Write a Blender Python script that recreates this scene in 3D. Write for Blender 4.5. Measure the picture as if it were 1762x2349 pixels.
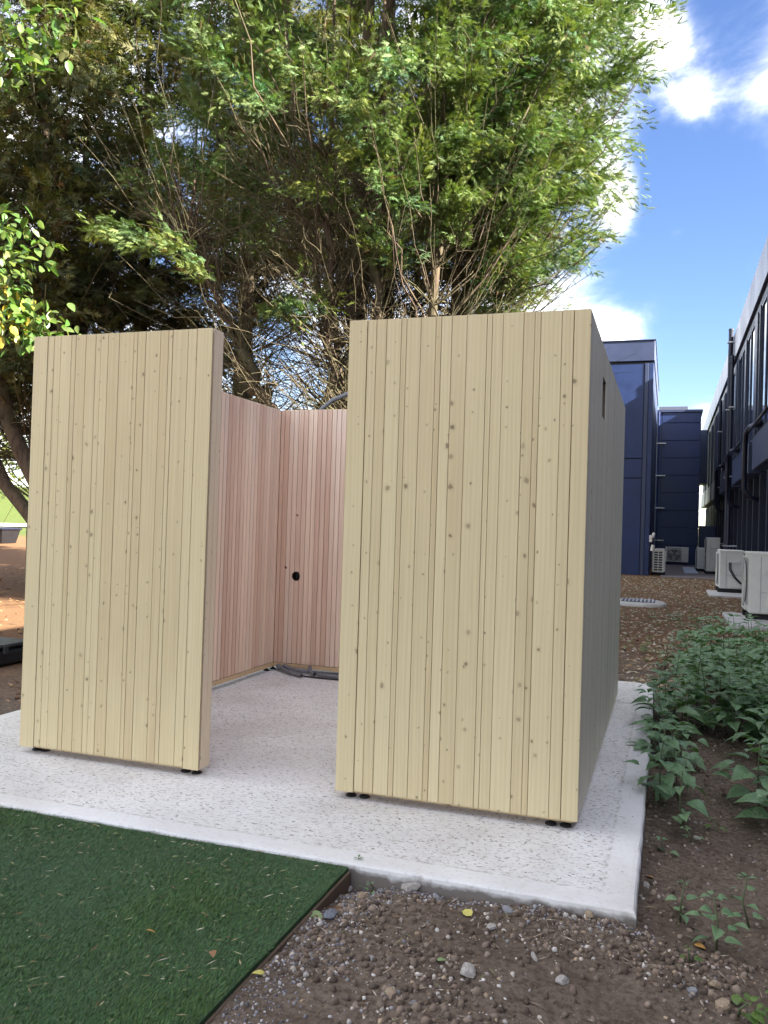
import bpy, bmesh, math, random
import numpy as np
from mathutils import Matrix, Vector

for o in list(bpy.data.objects): bpy.data.objects.remove(o)
SC = bpy.context.scene
COL = SC.collection
R = math.radians

# ------------------------------------------------------------------ camera
CAM = np.array((0.35929, -3.95402, 1.37834))
RT = np.array((0.94698804, 0.31976039, 0.03109579))
UP = np.array((-0.02492, -0.02338841, 0.99941582))
FW = np.array((-0.32030087, 0.94720973, 0.01418011))
FPX = 1930.0
cd = bpy.data.cameras.new('camera'); cam = bpy.data.objects.new('camera', cd); COL.objects.link(cam)
cd.sensor_fit = 'VERTICAL'; cd.sensor_height = 24.0; cd.lens = FPX / 2349 * 24.0
cd.clip_start = 0.05; cd.clip_end = 3000
cam.matrix_world = Matrix(((RT[0], UP[0], -FW[0], CAM[0]), (RT[1], UP[1], -FW[1], CAM[1]),
                           (RT[2], UP[2], -FW[2], CAM[2]), (0, 0, 0, 1)))
SC.camera = cam
cy = SC.cycles; cy.max_bounces = 6; cy.diffuse_bounces = 4; cy.glossy_bounces = 2; cy.transmission_bounces = 2; cy.transparent_max_bounces = 4
cy.caustics_reflective = False; cy.caustics_refractive = False
SC.render.resolution_x = 768; SC.render.resolution_y = 1024

# ------------------------------------------------------------------ light
SUN_EL, SUN_AZ = R(31), R(-13)          # azimuth measured from +X towards +Y
EXPOSURE = 3.05
SKY_STRENGTH = 0.10
vs = SC.view_settings
vs.view_transform = 'Standard'; vs.look = 'None'; vs.exposure = EXPOSURE; vs.gamma = 1.0
vs.use_curve_mapping = False
sd = bpy.data.lights.new('sun', 'SUN'); sun = bpy.data.objects.new('sun', sd); COL.objects.link(sun)
sd.energy = 4.2; sd.angle = R(0.53); sd.color = (1.0, 0.93, 0.82)
sdir = Vector((math.cos(SUN_EL) * math.cos(SUN_AZ), math.cos(SUN_EL) * math.sin(SUN_AZ), math.sin(SUN_EL)))
sun.rotation_euler = sdir.to_track_quat('Z', 'Y').to_euler()
sun.location = (20, -3, 25)

W = bpy.data.worlds.new('World'); SC.world = W; W.use_nodes = True
def nn(nt, t, **kw):
    n = nt.nodes.new(t)
    for k, v in kw.items():
        if k.startswith('i_'): n.inputs[k[2:].replace('_', ' ')].default_value = v
        else: setattr(n, k, v)
    return n
def math_(nt, op, a, b=None, c=None, clamp=False):
    n = nt.nodes.new('ShaderNodeMath'); n.operation = op; n.use_clamp = clamp
    for i, v in enumerate((a, b, c)):
        if v is None: continue
        if isinstance(v, (int, float)): n.inputs[i].default_value = v
        else: nt.links.new(v, n.inputs[i])
    return n.outputs[0]
def mixc(nt, f, a, b, mode='MIX'):
    n = nt.nodes.new('ShaderNodeMix'); n.data_type = 'RGBA'; n.blend_type = mode
    for i, v in ((0, f), (6, a), (7, b)):
        if isinstance(v, (int, float)): n.inputs[i].default_value = v
        elif isinstance(v, tuple): n.inputs[i].default_value = v + (1,) if len(v) == 3 else v
        else: nt.links.new(v, n.inputs[i])
    return n.outputs[2]
def ramp(nt, fac, stops, interp='LINEAR'):
    n = nt.nodes.new('ShaderNodeValToRGB'); n.color_ramp.interpolation = interp
    el = n.color_ramp.elements
    while len(el) < len(stops): el.new(0.5)
    for e, (p, c) in zip(el, stops):
        e.position = p; e.color = (c, c, c, 1) if isinstance(c, (int, float)) else tuple(c) + (1,)
    if fac is not None: nt.links.new(fac, n.inputs[0])
    return n.outputs[0]
def noise(nt, vec, scale, detail=4, rough=0.55, dist=0.0, dim='3D'):
    n = nt.nodes.new('ShaderNodeTexNoise'); n.noise_dimensions = dim
    n.inputs['Scale'].default_value = scale; n.inputs['Detail'].default_value = detail
    n.inputs['Roughness'].default_value = rough; n.inputs['Distortion'].default_value = dist
    if vec is not None: nt.links.new(vec, n.inputs['Vector'])
    return n.outputs[0]
def mapping(nt, vec, scale=(1, 1, 1), loc=(0, 0, 0), rot=(0, 0, 0)):
    n = nt.nodes.new('ShaderNodeMapping')
    n.inputs['Scale'].default_value = scale; n.inputs['Location'].default_value = loc; n.inputs['Rotation'].default_value = rot
    nt.links.new(vec, n.inputs[0]); return n.outputs[0]

def pxdir(x, y):
    d = RT * (x - 881) / FPX + UP * (1174.5 - y) / FPX + FW
    return d / np.linalg.norm(d)
def G(x, y, z=-0.1):
    d = pxdir(x, y); return CAM + d * ((z - CAM[2]) / d[2])
def AY(x, y, Y):
    d = pxdir(x, y); return CAM + d * ((Y - CAM[1]) / d[1])

nt = W.node_tree; nt.nodes.clear()
out = nn(nt, 'ShaderNodeOutputWorld'); bg = nn(nt, 'ShaderNodeBackground')
sky = nn(nt, 'ShaderNodeTexSky'); sky.sky_type = 'NISHITA'; sky.sun_disc = False
sky.sun_elevation = SUN_EL; sky.sun_rotation = math.atan2(sdir.x, sdir.y)
sky.altitude = 50; sky.air_density = 1.0; sky.dust_density = 0.0; sky.ozone_density = 3.0
tc = nn(nt, 'ShaderNodeTexCoord'); dvec = tc.outputs['Generated']
dm = mapping(nt, dvec, (1, 1, 1.5))
n1 = noise(nt, dm, 5.2, 6, 0.6, 0.35)
n2 = noise(nt, dm, 1.3, 3, 0.5)
cl = math_(nt, 'ADD', math_(nt, 'MULTIPLY', n1, 0.75), math_(nt, 'MULTIPLY', n2, 0.45))
def lump(px, py, ang, amp, cl):
    d = pxdir(px, py)
    vm = nt.nodes.new('ShaderNodeVectorMath'); vm.operation = 'DOT_PRODUCT'
    nt.links.new(dvec, vm.inputs[0]); vm.inputs[1].default_value = tuple(d)
    ex = math_(nt, 'POWER', 2.71828, math_(nt, 'MULTIPLY', math_(nt, 'SUBTRACT', vm.outputs['Value'], 1.0), 1.0 / (0.5 * R(ang) ** 2)))
    return math_(nt, 'ADD', cl, math_(nt, 'MULTIPLY', ex, amp))
for a in ((1600, 420, 8.0, -0.30), (1720, 800, 7, -0.16), (1540, 130, 2.2, 0.08), (1640, 30, 1.4, 0.03), (1420, 480, 1.9, 0.25), (1560, 525, 0.9, .17), (1405, 765, 1.6, 0.26), (1590, 230, 1.3, .17),
          (1470, 290, 1.4, -.06), (1640, -40, 2.6, -.20), (1520, 60, 1.0, .06)):
    cl = lump(*a, cl)
cmask = nt.nodes.new('ShaderNodeMapRange'); cmask.interpolation_type = 'SMOOTHSTEP'
nt.links.new(cl, cmask.inputs[0]); cmask.inputs[1].default_value = 0.42; cmask.inputs[2].default_value = 0.76
skyc = nt.nodes.new('ShaderNodeHueSaturation'); skyc.inputs['Saturation'].default_value = 1.1; skyc.inputs['Hue'].default_value = 0.512; skyc.inputs['Value'].default_value = 0.34
nt.links.new(sky.outputs[0], skyc.inputs['Color'])
CLOUD = 6.6
cshade = mixc(nt, math_(nt, 'MULTIPLY', noise(nt, dm, 7, 4, .6), 0.5), (CLOUD, CLOUD * .955, CLOUD * .89), (CLOUD * .64, CLOUD * .65, CLOUD * .68))
skymix = mixc(nt, math_(nt, 'MULTIPLY', math_(nt, 'POWER', cmask.outputs[0], 2.3), 0.95), skyc.outputs[0], cshade)
nt.links.new(skymix, bg.inputs[0]); bg.inputs[1].default_value = SKY_STRENGTH
nt.links.new(bg.outputs[0], out.inputs[0])

# ------------------------------------------------------------------ helpers
def tag(o, label=None, cat=None, group=None, kind=None):
    if label: o['label'] = label
    if cat: o['category'] = cat
    if group: o['group'] = group
    if kind: o['kind'] = kind
    return o
def empty(name, loc=(0, 0, 0), rz=0.0):
    o = bpy.data.objects.new(name, None); COL.objects.link(o); o.location = loc; o.rotation_euler = (0, 0, rz)
    o.empty_display_size = 0.1
    return o
def origin_of(o):
    v = Vector((0, 0, 0))
    while o is not None:
        v += Vector(o.location); o = o.parent
    return v
def attach(o, parent, world=True):
    """world=True: o's mesh is in world coordinates and its ancestors are unrotated."""
    if parent is None: return o
    o.parent = parent
    if world: o.location = Vector(o.location) - origin_of(parent)
    return o
def link_mesh(name, me, mat=None, parent=None, world=True):
    o = bpy.data.objects.new(name, me); COL.objects.link(o)
    if mat: 
        me.materials.clear(); me.materials.append(mat)
    return attach(o, parent, world)
class MB:
    def __init__(s): s.v = []; s.f = []
    def add(s, v, f):
        b = len(s.v); s.v += [tuple(map(float, p)) for p in v]; s.f += [tuple(b + i for i in q) for q in f]; return s
    def box(s, x0, x1, y0, y1, z0, z1):
        return s.add([(x0, y0, z0), (x1, y0, z0), (x1, y1, z0), (x0, y1, z0), (x0, y0, z1), (x1, y0, z1), (x1, y1, z1), (x0, y1, z1)],
                     [(0, 3, 2, 1), (4, 5, 6, 7), (0, 1, 5, 4), (1, 2, 6, 5), (2, 3, 7, 6), (3, 0, 4, 7)])
    def bbox(s, x0, x1, y0, y1, z0, z1, b=0.004):
        """box whose four vertical edges and rims are chamfered"""
        def ring(z, i):
            return [(x0 + b + i, y0 + i, z), (x1 - b - i, y0 + i, z), (x1 - i, y0 + b + i, z), (x1 - i, y1 - b - i, z),
                    (x1 - b - i, y1 - i, z), (x0 + b + i, y1 - i, z), (x0 + i, y1 - b - i, z), (x0 + i, y0 + b + i, z)]
        v = ring(z0, b) + ring(z0 + b, 0) + ring(z1 - b, 0) + ring(z1, b)
        f = [tuple(range(7, -1, -1)), tuple(range(24, 32))]
        for k in range(3):
            for i in range(8):
                j = (i + 1) % 8; f.append((k * 8 + i, k * 8 + j, k * 8 + 8 + j, k * 8 + 8 + i))
        return s.add(v, f)
    def tube(s, pts, rad, n=8, cap=True):
        P = [Vector(p) for p in pts]
        if not hasattr(rad, '__len__'): rad = [rad] * len(P)
        t0 = (P[1] - P[0]).normalized()
        a = t0.orthogonal().normalized()
        b0 = len(s.v)
        for i, p in enumerate(P):
            t = (P[min(i + 1, len(P) - 1)] - P[max(i - 1, 0)]).normalized()
            a = (a - t * a.dot(t)).normalized(); c = t.cross(a)
            for k in range(n):
                q = p + (a * math.cos(2 * math.pi * k / n) + c * math.sin(2 * math.pi * k / n)) * rad[i]
                s.v.append(tuple(q))
        for i in range(len(P) - 1):
            for k in range(n):
                j = (k + 1) % n
                s.f.append((b0 + i * n + k, b0 + i * n + j, b0 + (i + 1) * n + j, b0 + (i + 1) * n + k))
        if cap:
            s.f.append(tuple(b0 + k for k in range(n - 1, -1, -1)))
            e = b0 + (len(P) - 1) * n; s.f.append(tuple(e + k for k in range(n)))
        return s
    def mesh(s, name, smooth=False):
        me = bpy.data.meshes.new(name); me.from_pydata(s.v, [], s.f); me.update()
        if smooth: me.polygons.foreach_set('use_smooth', [True] * len(me.polygons))
        return me
    def build(s, name, mat, parent=None, smooth=False, world=True):
        return link_mesh(name, s.mesh(name, smooth), mat, parent, world)
def np_mesh(name, V, F, tint=None, smooth=False):
    """V (n,3), F (m,3|4); tint (n,) per-vertex or (n,4)"""
    me = bpy.data.meshes.new(name); V = np.ascontiguousarray(V, np.float32); F = np.ascontiguousarray(F, np.int32)
    m, k = F.shape
    me.vertices.add(len(V)); me.vertices.foreach_set('co', V.ravel())
    me.loops.add(m * k); me.loops.foreach_set('vertex_index', F.ravel())
    me.polygons.add(m); me.polygons.foreach_set('loop_start', np.arange(0, m * k, k, dtype=np.int32))
    if smooth: me.polygons.foreach_set('use_smooth', np.ones(m, bool))
    if tint is not None:
        t = np.asarray(tint, np.float32)
        if t.ndim == 1: t = np.stack([t, t, t, np.ones_like(t)], 1)
        at = me.color_attributes.new('tint', 'FLOAT_COLOR', 'POINT'); at.data.foreach_set('color', np.ascontiguousarray(t, np.float32).ravel())
    me.update(calc_edges=True); me.validate()
    return me
def copy_tree(o, parent=None):
    c = o.copy(); COL.objects.link(c)
    if parent is not None: c.parent = parent
    for ch in list(o.children): copy_tree(ch, c)
    return c

# value noise
def vnoise(x, y, seed=0):
    xi = np.floor(x).astype(np.int64); yi = np.floor(y).astype(np.int64); fx = x - xi; fy = y - yi
    fx = fx * fx * (3 - 2 * fx); fy = fy * fy * (3 - 2 * fy)
    def h(a, b):
        n = (a * 374761393 + b * 668265263 + seed * 1274126177) & 0x7fffffff
        n = ((n ^ (n >> 13)) * 1274126177) & 0x7fffffff
        return ((n ^ (n >> 16)) & 0xffff) / 65535.0
    return (h(xi, yi) * (1 - fx) + h(xi + 1, yi) * fx) * (1 - fy) + (h(xi, yi + 1) * (1 - fx) + h(xi + 1, yi + 1) * fx) * fy
def fbm(x, y, oct=5, seed=0):
    s = 0; a = 0.5
    for k in range(oct): s = s + a * (vnoise(x * 2 ** k, y * 2 ** k, seed + k) - 0.5); a *= 0.5
    return s

# ------------------------------------------------------------------ materials
def newmat(name):
    m = bpy.data.materials.new(name); m.use_nodes = True; nt = m.node_tree
    b = nt.nodes['Principled BSDF']; return m, nt, b
def simple(name, col, rough=0.6, metal=0.0, spec=0.5, var=0.12, scale=6.0, bump=0.0, bscale=60):
    m, nt, b = newmat(name)
    tcx = nn(nt, 'ShaderNodeTexCoord')
    n = noise(nt, tcx.outputs['Object'], scale, 5, .6)
    k = ramp(nt, n, ((.3, 1 - var), (.7, 1 + var)))
    c = mixc(nt, 1.0, tuple(col), k, 'MULTIPLY')
    nt.links.new(c, b.inputs['Base Color'])
    nt.links.new(ramp(nt, n, ((.3, max(0, rough - .06)), (.7, min(1, rough + .06)))), b.inputs['Roughness'])
    b.inputs['Metallic'].default_value = metal; b.inputs['Specular IOR Level'].default_value = spec
    if bump:
        bp = nn(nt, 'ShaderNodeBump'); bp.inputs['Strength'].default_value = bump; bp.inputs['Distance'].default_value = 0.01
        nt.links.new(noise(nt, tcx.outputs['Object'], bscale, 4, .6), bp.inputs['Height']); nt.links.new(bp.outputs[0], b.inputs['Normal'])
    return m

def wood(name, light, dark, knots=True, objcol=False, grain=0.5):
    m, nt, b = newmat(name)
    geo = nn(nt, 'ShaderNodeNewGeometry'); oi = nn(nt, 'ShaderNodeObjectInfo')
    sx = nn(nt, 'ShaderNodeSeparateXYZ'); nt.links.new(geo.outputs['Position'], sx.inputs[0])
    u0 = math_(nt, 'ADD', sx.outputs[0], sx.outputs[1])
    u = math_(nt, 'ADD', u0, math_(nt, 'MULTIPLY', oi.outputs['Random'], 37.0))
    v = math_(nt, 'ADD', sx.outputs[2], math_(nt, 'MULTIPLY', oi.outputs['Random'], 91.0))
    cb = nn(nt, 'ShaderNodeCombineXYZ'); nt.links.new(u, cb.inputs[0]); nt.links.new(v, cb.inputs[1])
    uv = cb.outputs[0]
    g1 = noise(nt, mapping(nt, uv, (26, 0.9, 1)), 1.0, 5, .6, 0.8, '2D')
    g2 = noise(nt, mapping(nt, uv, (160, 2.2, 1)), 1.0, 3, .6, 0.3, '2D')
    g3 = noise(nt, mapping(nt, uv, (1.2, .8, 1)), 1.0, 3, .6, 0, '2D')
    wv = nn(nt, 'ShaderNodeTexWave'); wv.wave_type = 'BANDS'; wv.bands_direction = 'X'
    wv.inputs['Scale'].default_value = 14; wv.inputs['Distortion'].default_value = 9; wv.inputs['Detail'].default_value = 2; wv.inputs['Detail Scale'].default_value = .6
    nt.links.new(mapping(nt, uv, (1, 0.07, 1)), wv.inputs['Vector'])
    fac = math_(nt, 'ADD', math_(nt, 'MULTIPLY', g1, .55), math_(nt, 'ADD', math_(nt, 'MULTIPLY', g2, .35), math_(nt, 'MULTIPLY', wv.outputs['Fac'], .18)))
    fac = ramp(nt, fac, ((.40, 0.0), (.72, 1.0)))
    c = mixc(nt, math_(nt, 'MULTIPLY', fac, grain), tuple(light), tuple(dark))
    if objcol: c = mixc(nt, 1.0, c, oi.outputs['Color'], 'MULTIPLY')
    # board to board and patch to patch differences
    k = math_(nt, 'ADD', math_(nt, 'MULTIPLY', oi.outputs['Random'], .20), math_(nt, 'MULTIPLY', g3, .22))
    c = mixc(nt, 1.0, c, ramp(nt, k, ((.03, (.87, .82, .77)), (.18, (.97, .96, .94)), (.38, (1.05, 1.06, 1.05)))), 'MULTIPLY')
    st = noise(nt, mapping(nt, uv, (34, .55, 1)), 1.0, 3, .6, 1.2, '2D')
    c = mixc(nt, ramp(nt, st, ((.62, 0), (.78, .16))), c, tuple(x * .62 for x in dark))
    if knots:
        for sc, pr, lo, hi, colr in ((8.0, .28, .035, .09, (.11, .068, .036)), (15, .24, .03, .078, (.075, .047, .026))):
            vo = nn(nt, 'ShaderNodeTexVoronoi'); vo.voronoi_dimensions = '2D'; vo.inputs['Scale'].default_value = sc
            wob = nn(nt, 'ShaderNodeVectorMath'); wob.operation = 'MULTIPLY_ADD'
            nz = nn(nt, 'ShaderNodeTexNoise'); nz.inputs['Scale'].default_value = 22; nt.links.new(uv, nz.inputs['Vector'])
            nt.links.new(nz.outputs['Color'], wob.inputs[0]); wob.inputs[1].default_value = (.022, .022, 0)
            nt.links.new(mapping(nt, uv, (1, .8, 1)), wob.inputs[2]); nt.links.new(wob.outputs[0], vo.inputs['Vector'])
            sel = nn(nt, 'ShaderNodeSeparateColor'); nt.links.new(vo.outputs['Color'], sel.inputs[0])
            on = math_(nt, 'LESS_THAN', sel.outputs[0], pr)
            rr = math_(nt, 'MULTIPLY_ADD', sel.outputs[1], hi - lo, lo)
            q = math_(nt, 'DIVIDE', vo.outputs['Distance'], rr)
            core = ramp(nt, q, ((.0, .75), (.35, .9), (.6, .6), (.85, .95), (1.15, 0.0)))
            halo = ramp(nt, math_(nt, 'MULTIPLY', q, .42), ((.35, .55), (1.0, 0.0)))
            kn = math_(nt, 'MULTIPLY', on, math_(nt, 'MAXIMUM', core, math_(nt, 'MULTIPLY', halo, .35)))
            c = mixc(nt, math_(nt, 'MULTIPLY', kn, math_(nt, 'MULTIPLY_ADD', sel.outputs[2], .5, .4)), c, colr)
    nt.links.new(c, b.inputs['Base Color']); b.inputs['Roughness'].default_value = .62; b.inputs['Specular IOR Level'].default_value = .3
    bp = nn(nt, 'ShaderNodeBump'); bp.inputs['Strength'].default_value = .12; bp.inputs['Distance'].default_value = .002
    nt.links.new(g2, bp.inputs['Height']); nt.links.new(bp.outputs[0], b.inputs['Normal'])
    return m

M = {}
M['pine'] = wood('pine_boards', (.69, .58, .355), (.51, .405, .225), grain=.36)
M['pine_edge'] = wood('pine_edge', (.66, .51, .31), (.47, .33, .18), knots=True)
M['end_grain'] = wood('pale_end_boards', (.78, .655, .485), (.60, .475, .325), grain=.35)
M['pine_core'] = simple('pine_core', (.22, .12, .055), .8, var=.2)
M['slot'] = simple('slot_shade_lining', (.075, .06, .042), .8)  # lining colour darkened to paint in the shade of the opening
M['cedar'] = wood('cedar_strips', (.85, .69, .565), (.65, .475, .37), knots=False, objcol=True, grain=.6)
M['cedar_core'] = simple('cedar_core', (.13, .06, .035), .85, var=.2)
M['side_wood'] = wood('lifted_side_boards', (.76, .71, .57), (.58, .53, .41), grain=.6)  # same treated timber as the front, colour raised to offset this wall's shade
M['black_rubber'] = simple('black_rubber', (.012, .012, .013), .55, bump=.1)
M['grey_pvc'] = simple('grey_conduit', (.17, .18, .20), .45)
M['black_pvc'] = simple('black_pipe', (.018, .019, .021), .4)
M['white_ac'] = simple('ivory_paint', (.74, .72, .66), .42, var=.06)
M['ac_dark'] = simple('dark_grille', (.03, .032, .035), .5)
M['ac_grille'] = simple('grey_grille', (.35, .36, .37), .5)
M['navy'] = simple('navy_metal', (.013, .030, .105), .42, var=.18, scale=1.3, bump=.05, bscale=2.0)
M['navy_grey'] = simple('navy_fascia', (.036, .05, .105), .4, var=.12, scale=1.0)
M['navy_dark'] = simple('dark_navy_metal', (.008, .011, .028), .4, var=.2)
M['silver'] = simple('grey_fascia_metal', (.12, .127, .165), .35, metal=.3, var=.08, scale=.8)
M['steel'] = simple('galvanised_bracket', (.55, .56, .58), .4, metal=.8)
M['roof'] = simple('roof_felt', (.10, .10, .11), .9)
M['paving'] = simple('paving', (.17, .15, .15), .9, var=.3, scale=8, bump=.3)
M['pad'] = simple('concrete_pad', (.52, .50, .47), .9, var=.12, bump=.2)
M['pale_board'] = simple('pale_board', (.42, .50, .60), .4)
M['timber_edge'] = wood('edging_timber', (.13, .09, .065), (.07, .05, .035), knots=False)
M['plastic_black'] = simple('black_case_plastic', (.012, .013, .016), .4, bump=.1, bscale=120)
def glass_mat():
    m, nt, b = newmat('window_glass'); b.inputs['Base Color'].default_value = (.012, .016, .03, 1)
    b.inputs['Roughness'].default_value = .04; b.inputs['Specular IOR Level'].default_value = .9
    tcx = nn(nt, 'ShaderNodeTexCoord'); bp = nn(nt, 'ShaderNodeBump'); bp.inputs['Strength'].default_value = .06; bp.inputs['Distance'].default_value = .05
    nt.links.new(noise(nt, tcx.outputs['Object'], .9, 2), bp.inputs['Height']); nt.links.new(bp.outputs[0], b.inputs['Normal'])
    return m
M['glass'] = glass_mat()
def tinted(name, rough=.6, trans=0.0, spec=.3, mul=(1, 1, 1)):
    m, nt, b = newmat(name)
    at = nn(nt, 'ShaderNodeVertexColor'); at.layer_name = 'tint'
    c = mixc(nt, 1.0, at.outputs[0], tuple(mul), 'MULTIPLY')
    nt.links.new(c, b.inputs['Base Color']); b.inputs['Roughness'].default_value = rough; b.inputs['Specular IOR Level'].default_value = spec
    if trans:
        tr = nn(nt, 'ShaderNodeBsdfTranslucent'); nt.links.new(mixc(nt, 1.0, c, (1.1, 1.25, .55), 'MULTIPLY'), tr.inputs[0])
        mx = nn(nt, 'ShaderNodeMixShader'); mx.inputs[0].default_value = trans
        nt.links.new(b.outputs[0], mx.inputs[1]); nt.links.new(tr.outputs[0], mx.inputs[2])
        nt.links.new(mx.outputs[0], nt.nodes['Material Output'].inputs[0])
    return m
M['foliage'] = tinted('cypress_sprays', .6, .25)
M['leaf'] = tinted('broad_leaves', .38, .35, .5)
M['stone'] = tinted('stones', .85)
M['litter'] = tinted('litter', .8)
M['turf_blade'] = tinted('turf_blades', .45, .0, .35)
def bark(name, a, b_):
    m, nt, b = newmat(name); tcx = nn(nt, 'ShaderNodeTexCoord')
    n = noise(nt, mapping(nt, tcx.outputs['Object'], (14, 14, 2.2)), 1.0, 6, .65, .5)
    n2 = noise(nt, tcx.outputs['Object'], .8, 3)
    c = mixc(nt, ramp(nt, n, ((.35, 0), (.65, 1))), a, b_)
    c = mixc(nt, ramp(nt, n2, ((.45, 0), (.65, .5))), c, (.10, .11, .045))
    nt.links.new(c, b.inputs['Base Color']); b.inputs['Roughness'].default_value = .9
    bp = nn(nt, 'ShaderNodeBump'); bp.inputs['Strength'].default_value = .8; bp.inputs['Distance'].default_value = .03
    nt.links.new(n, bp.inputs['Height']); nt.links.new(bp.outputs[0], b.inputs['Normal'])
    return m
M['bark'] = bark('cypress_bark', (.034, .022, .014), (.115, .076, .048))
M['twig'] = bark('twig_bark', (.05, .039, .022), (.15, .12, .065))

# ground, slab, turf materials
def ground_mat():
    m, nt, b = newmat('soil_and_litter'); geo = nn(nt, 'ShaderNodeNewGeometry'); P = geo.outputs['Position']
    sx = nn(nt, 'ShaderNodeSeparateXYZ'); nt.links.new(P, sx.inputs[0])
    a = noise(nt, P, 2.2, 8, .65); f = noise(nt, P, 38, 6, .7); g = noise(nt, P, 190, 3, .6)
    soil = mixc(nt, ramp(nt, a, ((.35, 0), (.65, 1))), (.125, .094, .070), (.215, .168, .128))
    soil = mixc(nt, ramp(nt, f, ((.42, 0), (.70, 1))), soil, (.055, .037, .026))
    soil = mixc(nt, ramp(nt, g, ((.60, 0), (.72, .8))), soil, (.22, .18, .14))
    # brown needle litter behind the slab and to the left
    lit = mixc(nt, ramp(nt, f, ((.3, 0), (.7, 1))), (.22, .115, .055), (.10, .055, .03))
    lit = mixc(nt, ramp(nt, g, ((.55, 0), (.72, .8))), lit, (.33, .22, .12))
    back = ramp(nt, math_(nt, 'ADD', math_(nt, 'MULTIPLY', math_(nt, 'SUBTRACT', sx.outputs[1], 5.0), .12), math_(nt, 'MULTIPLY', math_(nt, 'SUBTRACT', a, .5), 1.2)), ((.0, 0), (.35, 1)))
    left = ramp(nt, math_(nt, 'ADD', math_(nt, 'MULTIPLY', math_(nt, 'SUBTRACT', -4.6, sx.outputs[0]), .35) if False else math_(nt, 'MULTIPLY', math_(nt, 'ADD', sx.outputs[0], 4.6), -.35), math_(nt, 'MULTIPLY', math_(nt, 'SUBTRACT', a, .5), 1.2)), ((.0, 0), (.5, 1)))
    c = mixc(nt, math_(nt, 'MAXIMUM', back, left), soil, lit)
    # grass beyond the trees
    gr = mixc(nt, ramp(nt, noise(nt, P, 9, 5, .7), ((.35, 0), (.65, 1))), (.045, .085, .018), (.11, .12, .038))
    d = math_(nt, 'ADD', math_(nt, 'MULTIPLY', sx.outputs[0], -.75), math_(nt, 'MULTIPLY', sx.outputs[1], .65))
    gm = ramp(nt, math_(nt, 'ADD', math_(nt, 'MULTIPLY', math_(nt, 'SUBTRACT', d, 33.0), .08), math_(nt, 'MULTIPLY', math_(nt, 'SUBTRACT', a, .5), .8)), ((.0, 0), (.25, 1)))
    c = mixc(nt, gm, c, gr)
    nt.links.new(c, b.inputs['Base Color']); b.inputs['Roughness'].default_value = .95; b.inputs['Specular IOR Level'].default_value = .15
    bp = nn(nt, 'ShaderNodeBump'); bp.inputs['Strength'].default_value = .9; bp.inputs['Distance'].default_value = .012
    nt.links.new(math_(nt, 'ADD', f, math_(nt, 'MULTIPLY', g, .5)), bp.inputs['Height']); nt.links.new(bp.outputs[0], b.inputs['Normal'])
    return m
M['ground'] = ground_mat()
SX0, SX1, SY0, SY1 = -3.92, 0.285, -0.735, 4.14
def slab_mat():
    m, nt, b = newmat('brushed_concrete'); geo = nn(nt, 'ShaderNodeNewGeometry'); P = geo.outputs['Position']
    sx = nn(nt, 'ShaderNodeSeparateXYZ'); nt.links.new(P, sx.inputs[0])
    wob = math_(nt, 'MULTIPLY', math_(nt, 'SUBTRACT', noise(nt, P, 5, 3), .5), .03)
    e = math_(nt, 'MINIMUM', math_(nt, 'MINIMUM', math_(nt, 'SUBTRACT', sx.outputs[0], SX0), math_(nt, 'SUBTRACT', SX1, sx.outputs[0])),
              math_(nt, 'MINIMUM', math_(nt, 'SUBTRACT', sx.outputs[1], SY0), math_(nt, 'SUBTRACT', SY1, sx.outputs[1])))
    e = math_(nt, 'ADD', e, wob)
    inner = ramp(nt, e, ((.06, .22), (.12, .3), (.145, 1)))
    line = ramp(nt, e, ((.118, 0), (.128, 1), (.142, 0)))
    Q = mapping(nt, P, (11, 20, 11), rot=(0, 0, R(8)))
    pits = noise(nt, Q, 3.6, 5, .68, .6); patch = noise(nt, P, 1.6, 4, .6); fine = noise(nt, P, 150, 3, .6)
    c = mixc(nt, ramp(nt, patch, ((.35, 0), (.7, 1))), (.64, .63, .605), (.75, .745, .725))
    pm = math_(nt, 'MULTIPLY', ramp(nt, pits, ((.555, 0), (.62, 1))), inner)
    c = mixc(nt, math_(nt, 'MULTIPLY', pm, .8), c, (.17, .15, .135))
    c = mixc(nt, math_(nt, 'MULTIPLY', ramp(nt, noise(nt, Q, 1.4, 6, .7), ((.45, 0), (.75, .35))), inner), c, (.46, .40, .34))
    c = mixc(nt, math_(nt, 'MULTIPLY', line, ramp(nt, noise(nt, P, 25, 4), ((.45, 0), (.6, .7)))), c, (.28, .25, .22))
    c = mixc(nt, ramp(nt, fine, ((.62, 0), (.75, .35))), c, (.35, .33, .3))
    c = mixc(nt, ramp(nt, noise(nt, P, .9, 5, .65, .8), ((.48, 0), (.72, .45))), c, (.42, .38, .33))
    # soil splashed on the lower part of the edge
    low = ramp(nt, math_(nt, 'ADD', sx.outputs[2], math_(nt, 'MULTIPLY', noise(nt, P, 14, 4), .05)), ((-.0, .85), (.02, 0))) if False else \
          ramp(nt, math_(nt, 'ADD', math_(nt, 'MULTIPLY', sx.outputs[2], 13), noise(nt, P, 14, 4)), ((-.0, .92), (.30, 0)))
    c = mixc(nt, low, c, (.17, .145, .12))
    nt.links.new(c, b.inputs['Base Color']); b.inputs['Roughness'].default_value = .85; b.inputs['Specular IOR Level'].default_value = .3
    bp = nn(nt, 'ShaderNodeBump'); bp.inputs['Strength'].default_value = .7; bp.inputs['Distance'].default_value = .004
    h = math_(nt, 'SUBTRACT', math_(nt, 'MULTIPLY', fine, .2), math_(nt, 'MULTIPLY', math_(nt, 'MULTIPLY', pits, inner), 1.0))
    nt.links.new(h, bp.inputs['Height']); nt.links.new(bp.outputs[0], b.inputs['Normal'])
    return m
M['slab'] = slab_mat()
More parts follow.
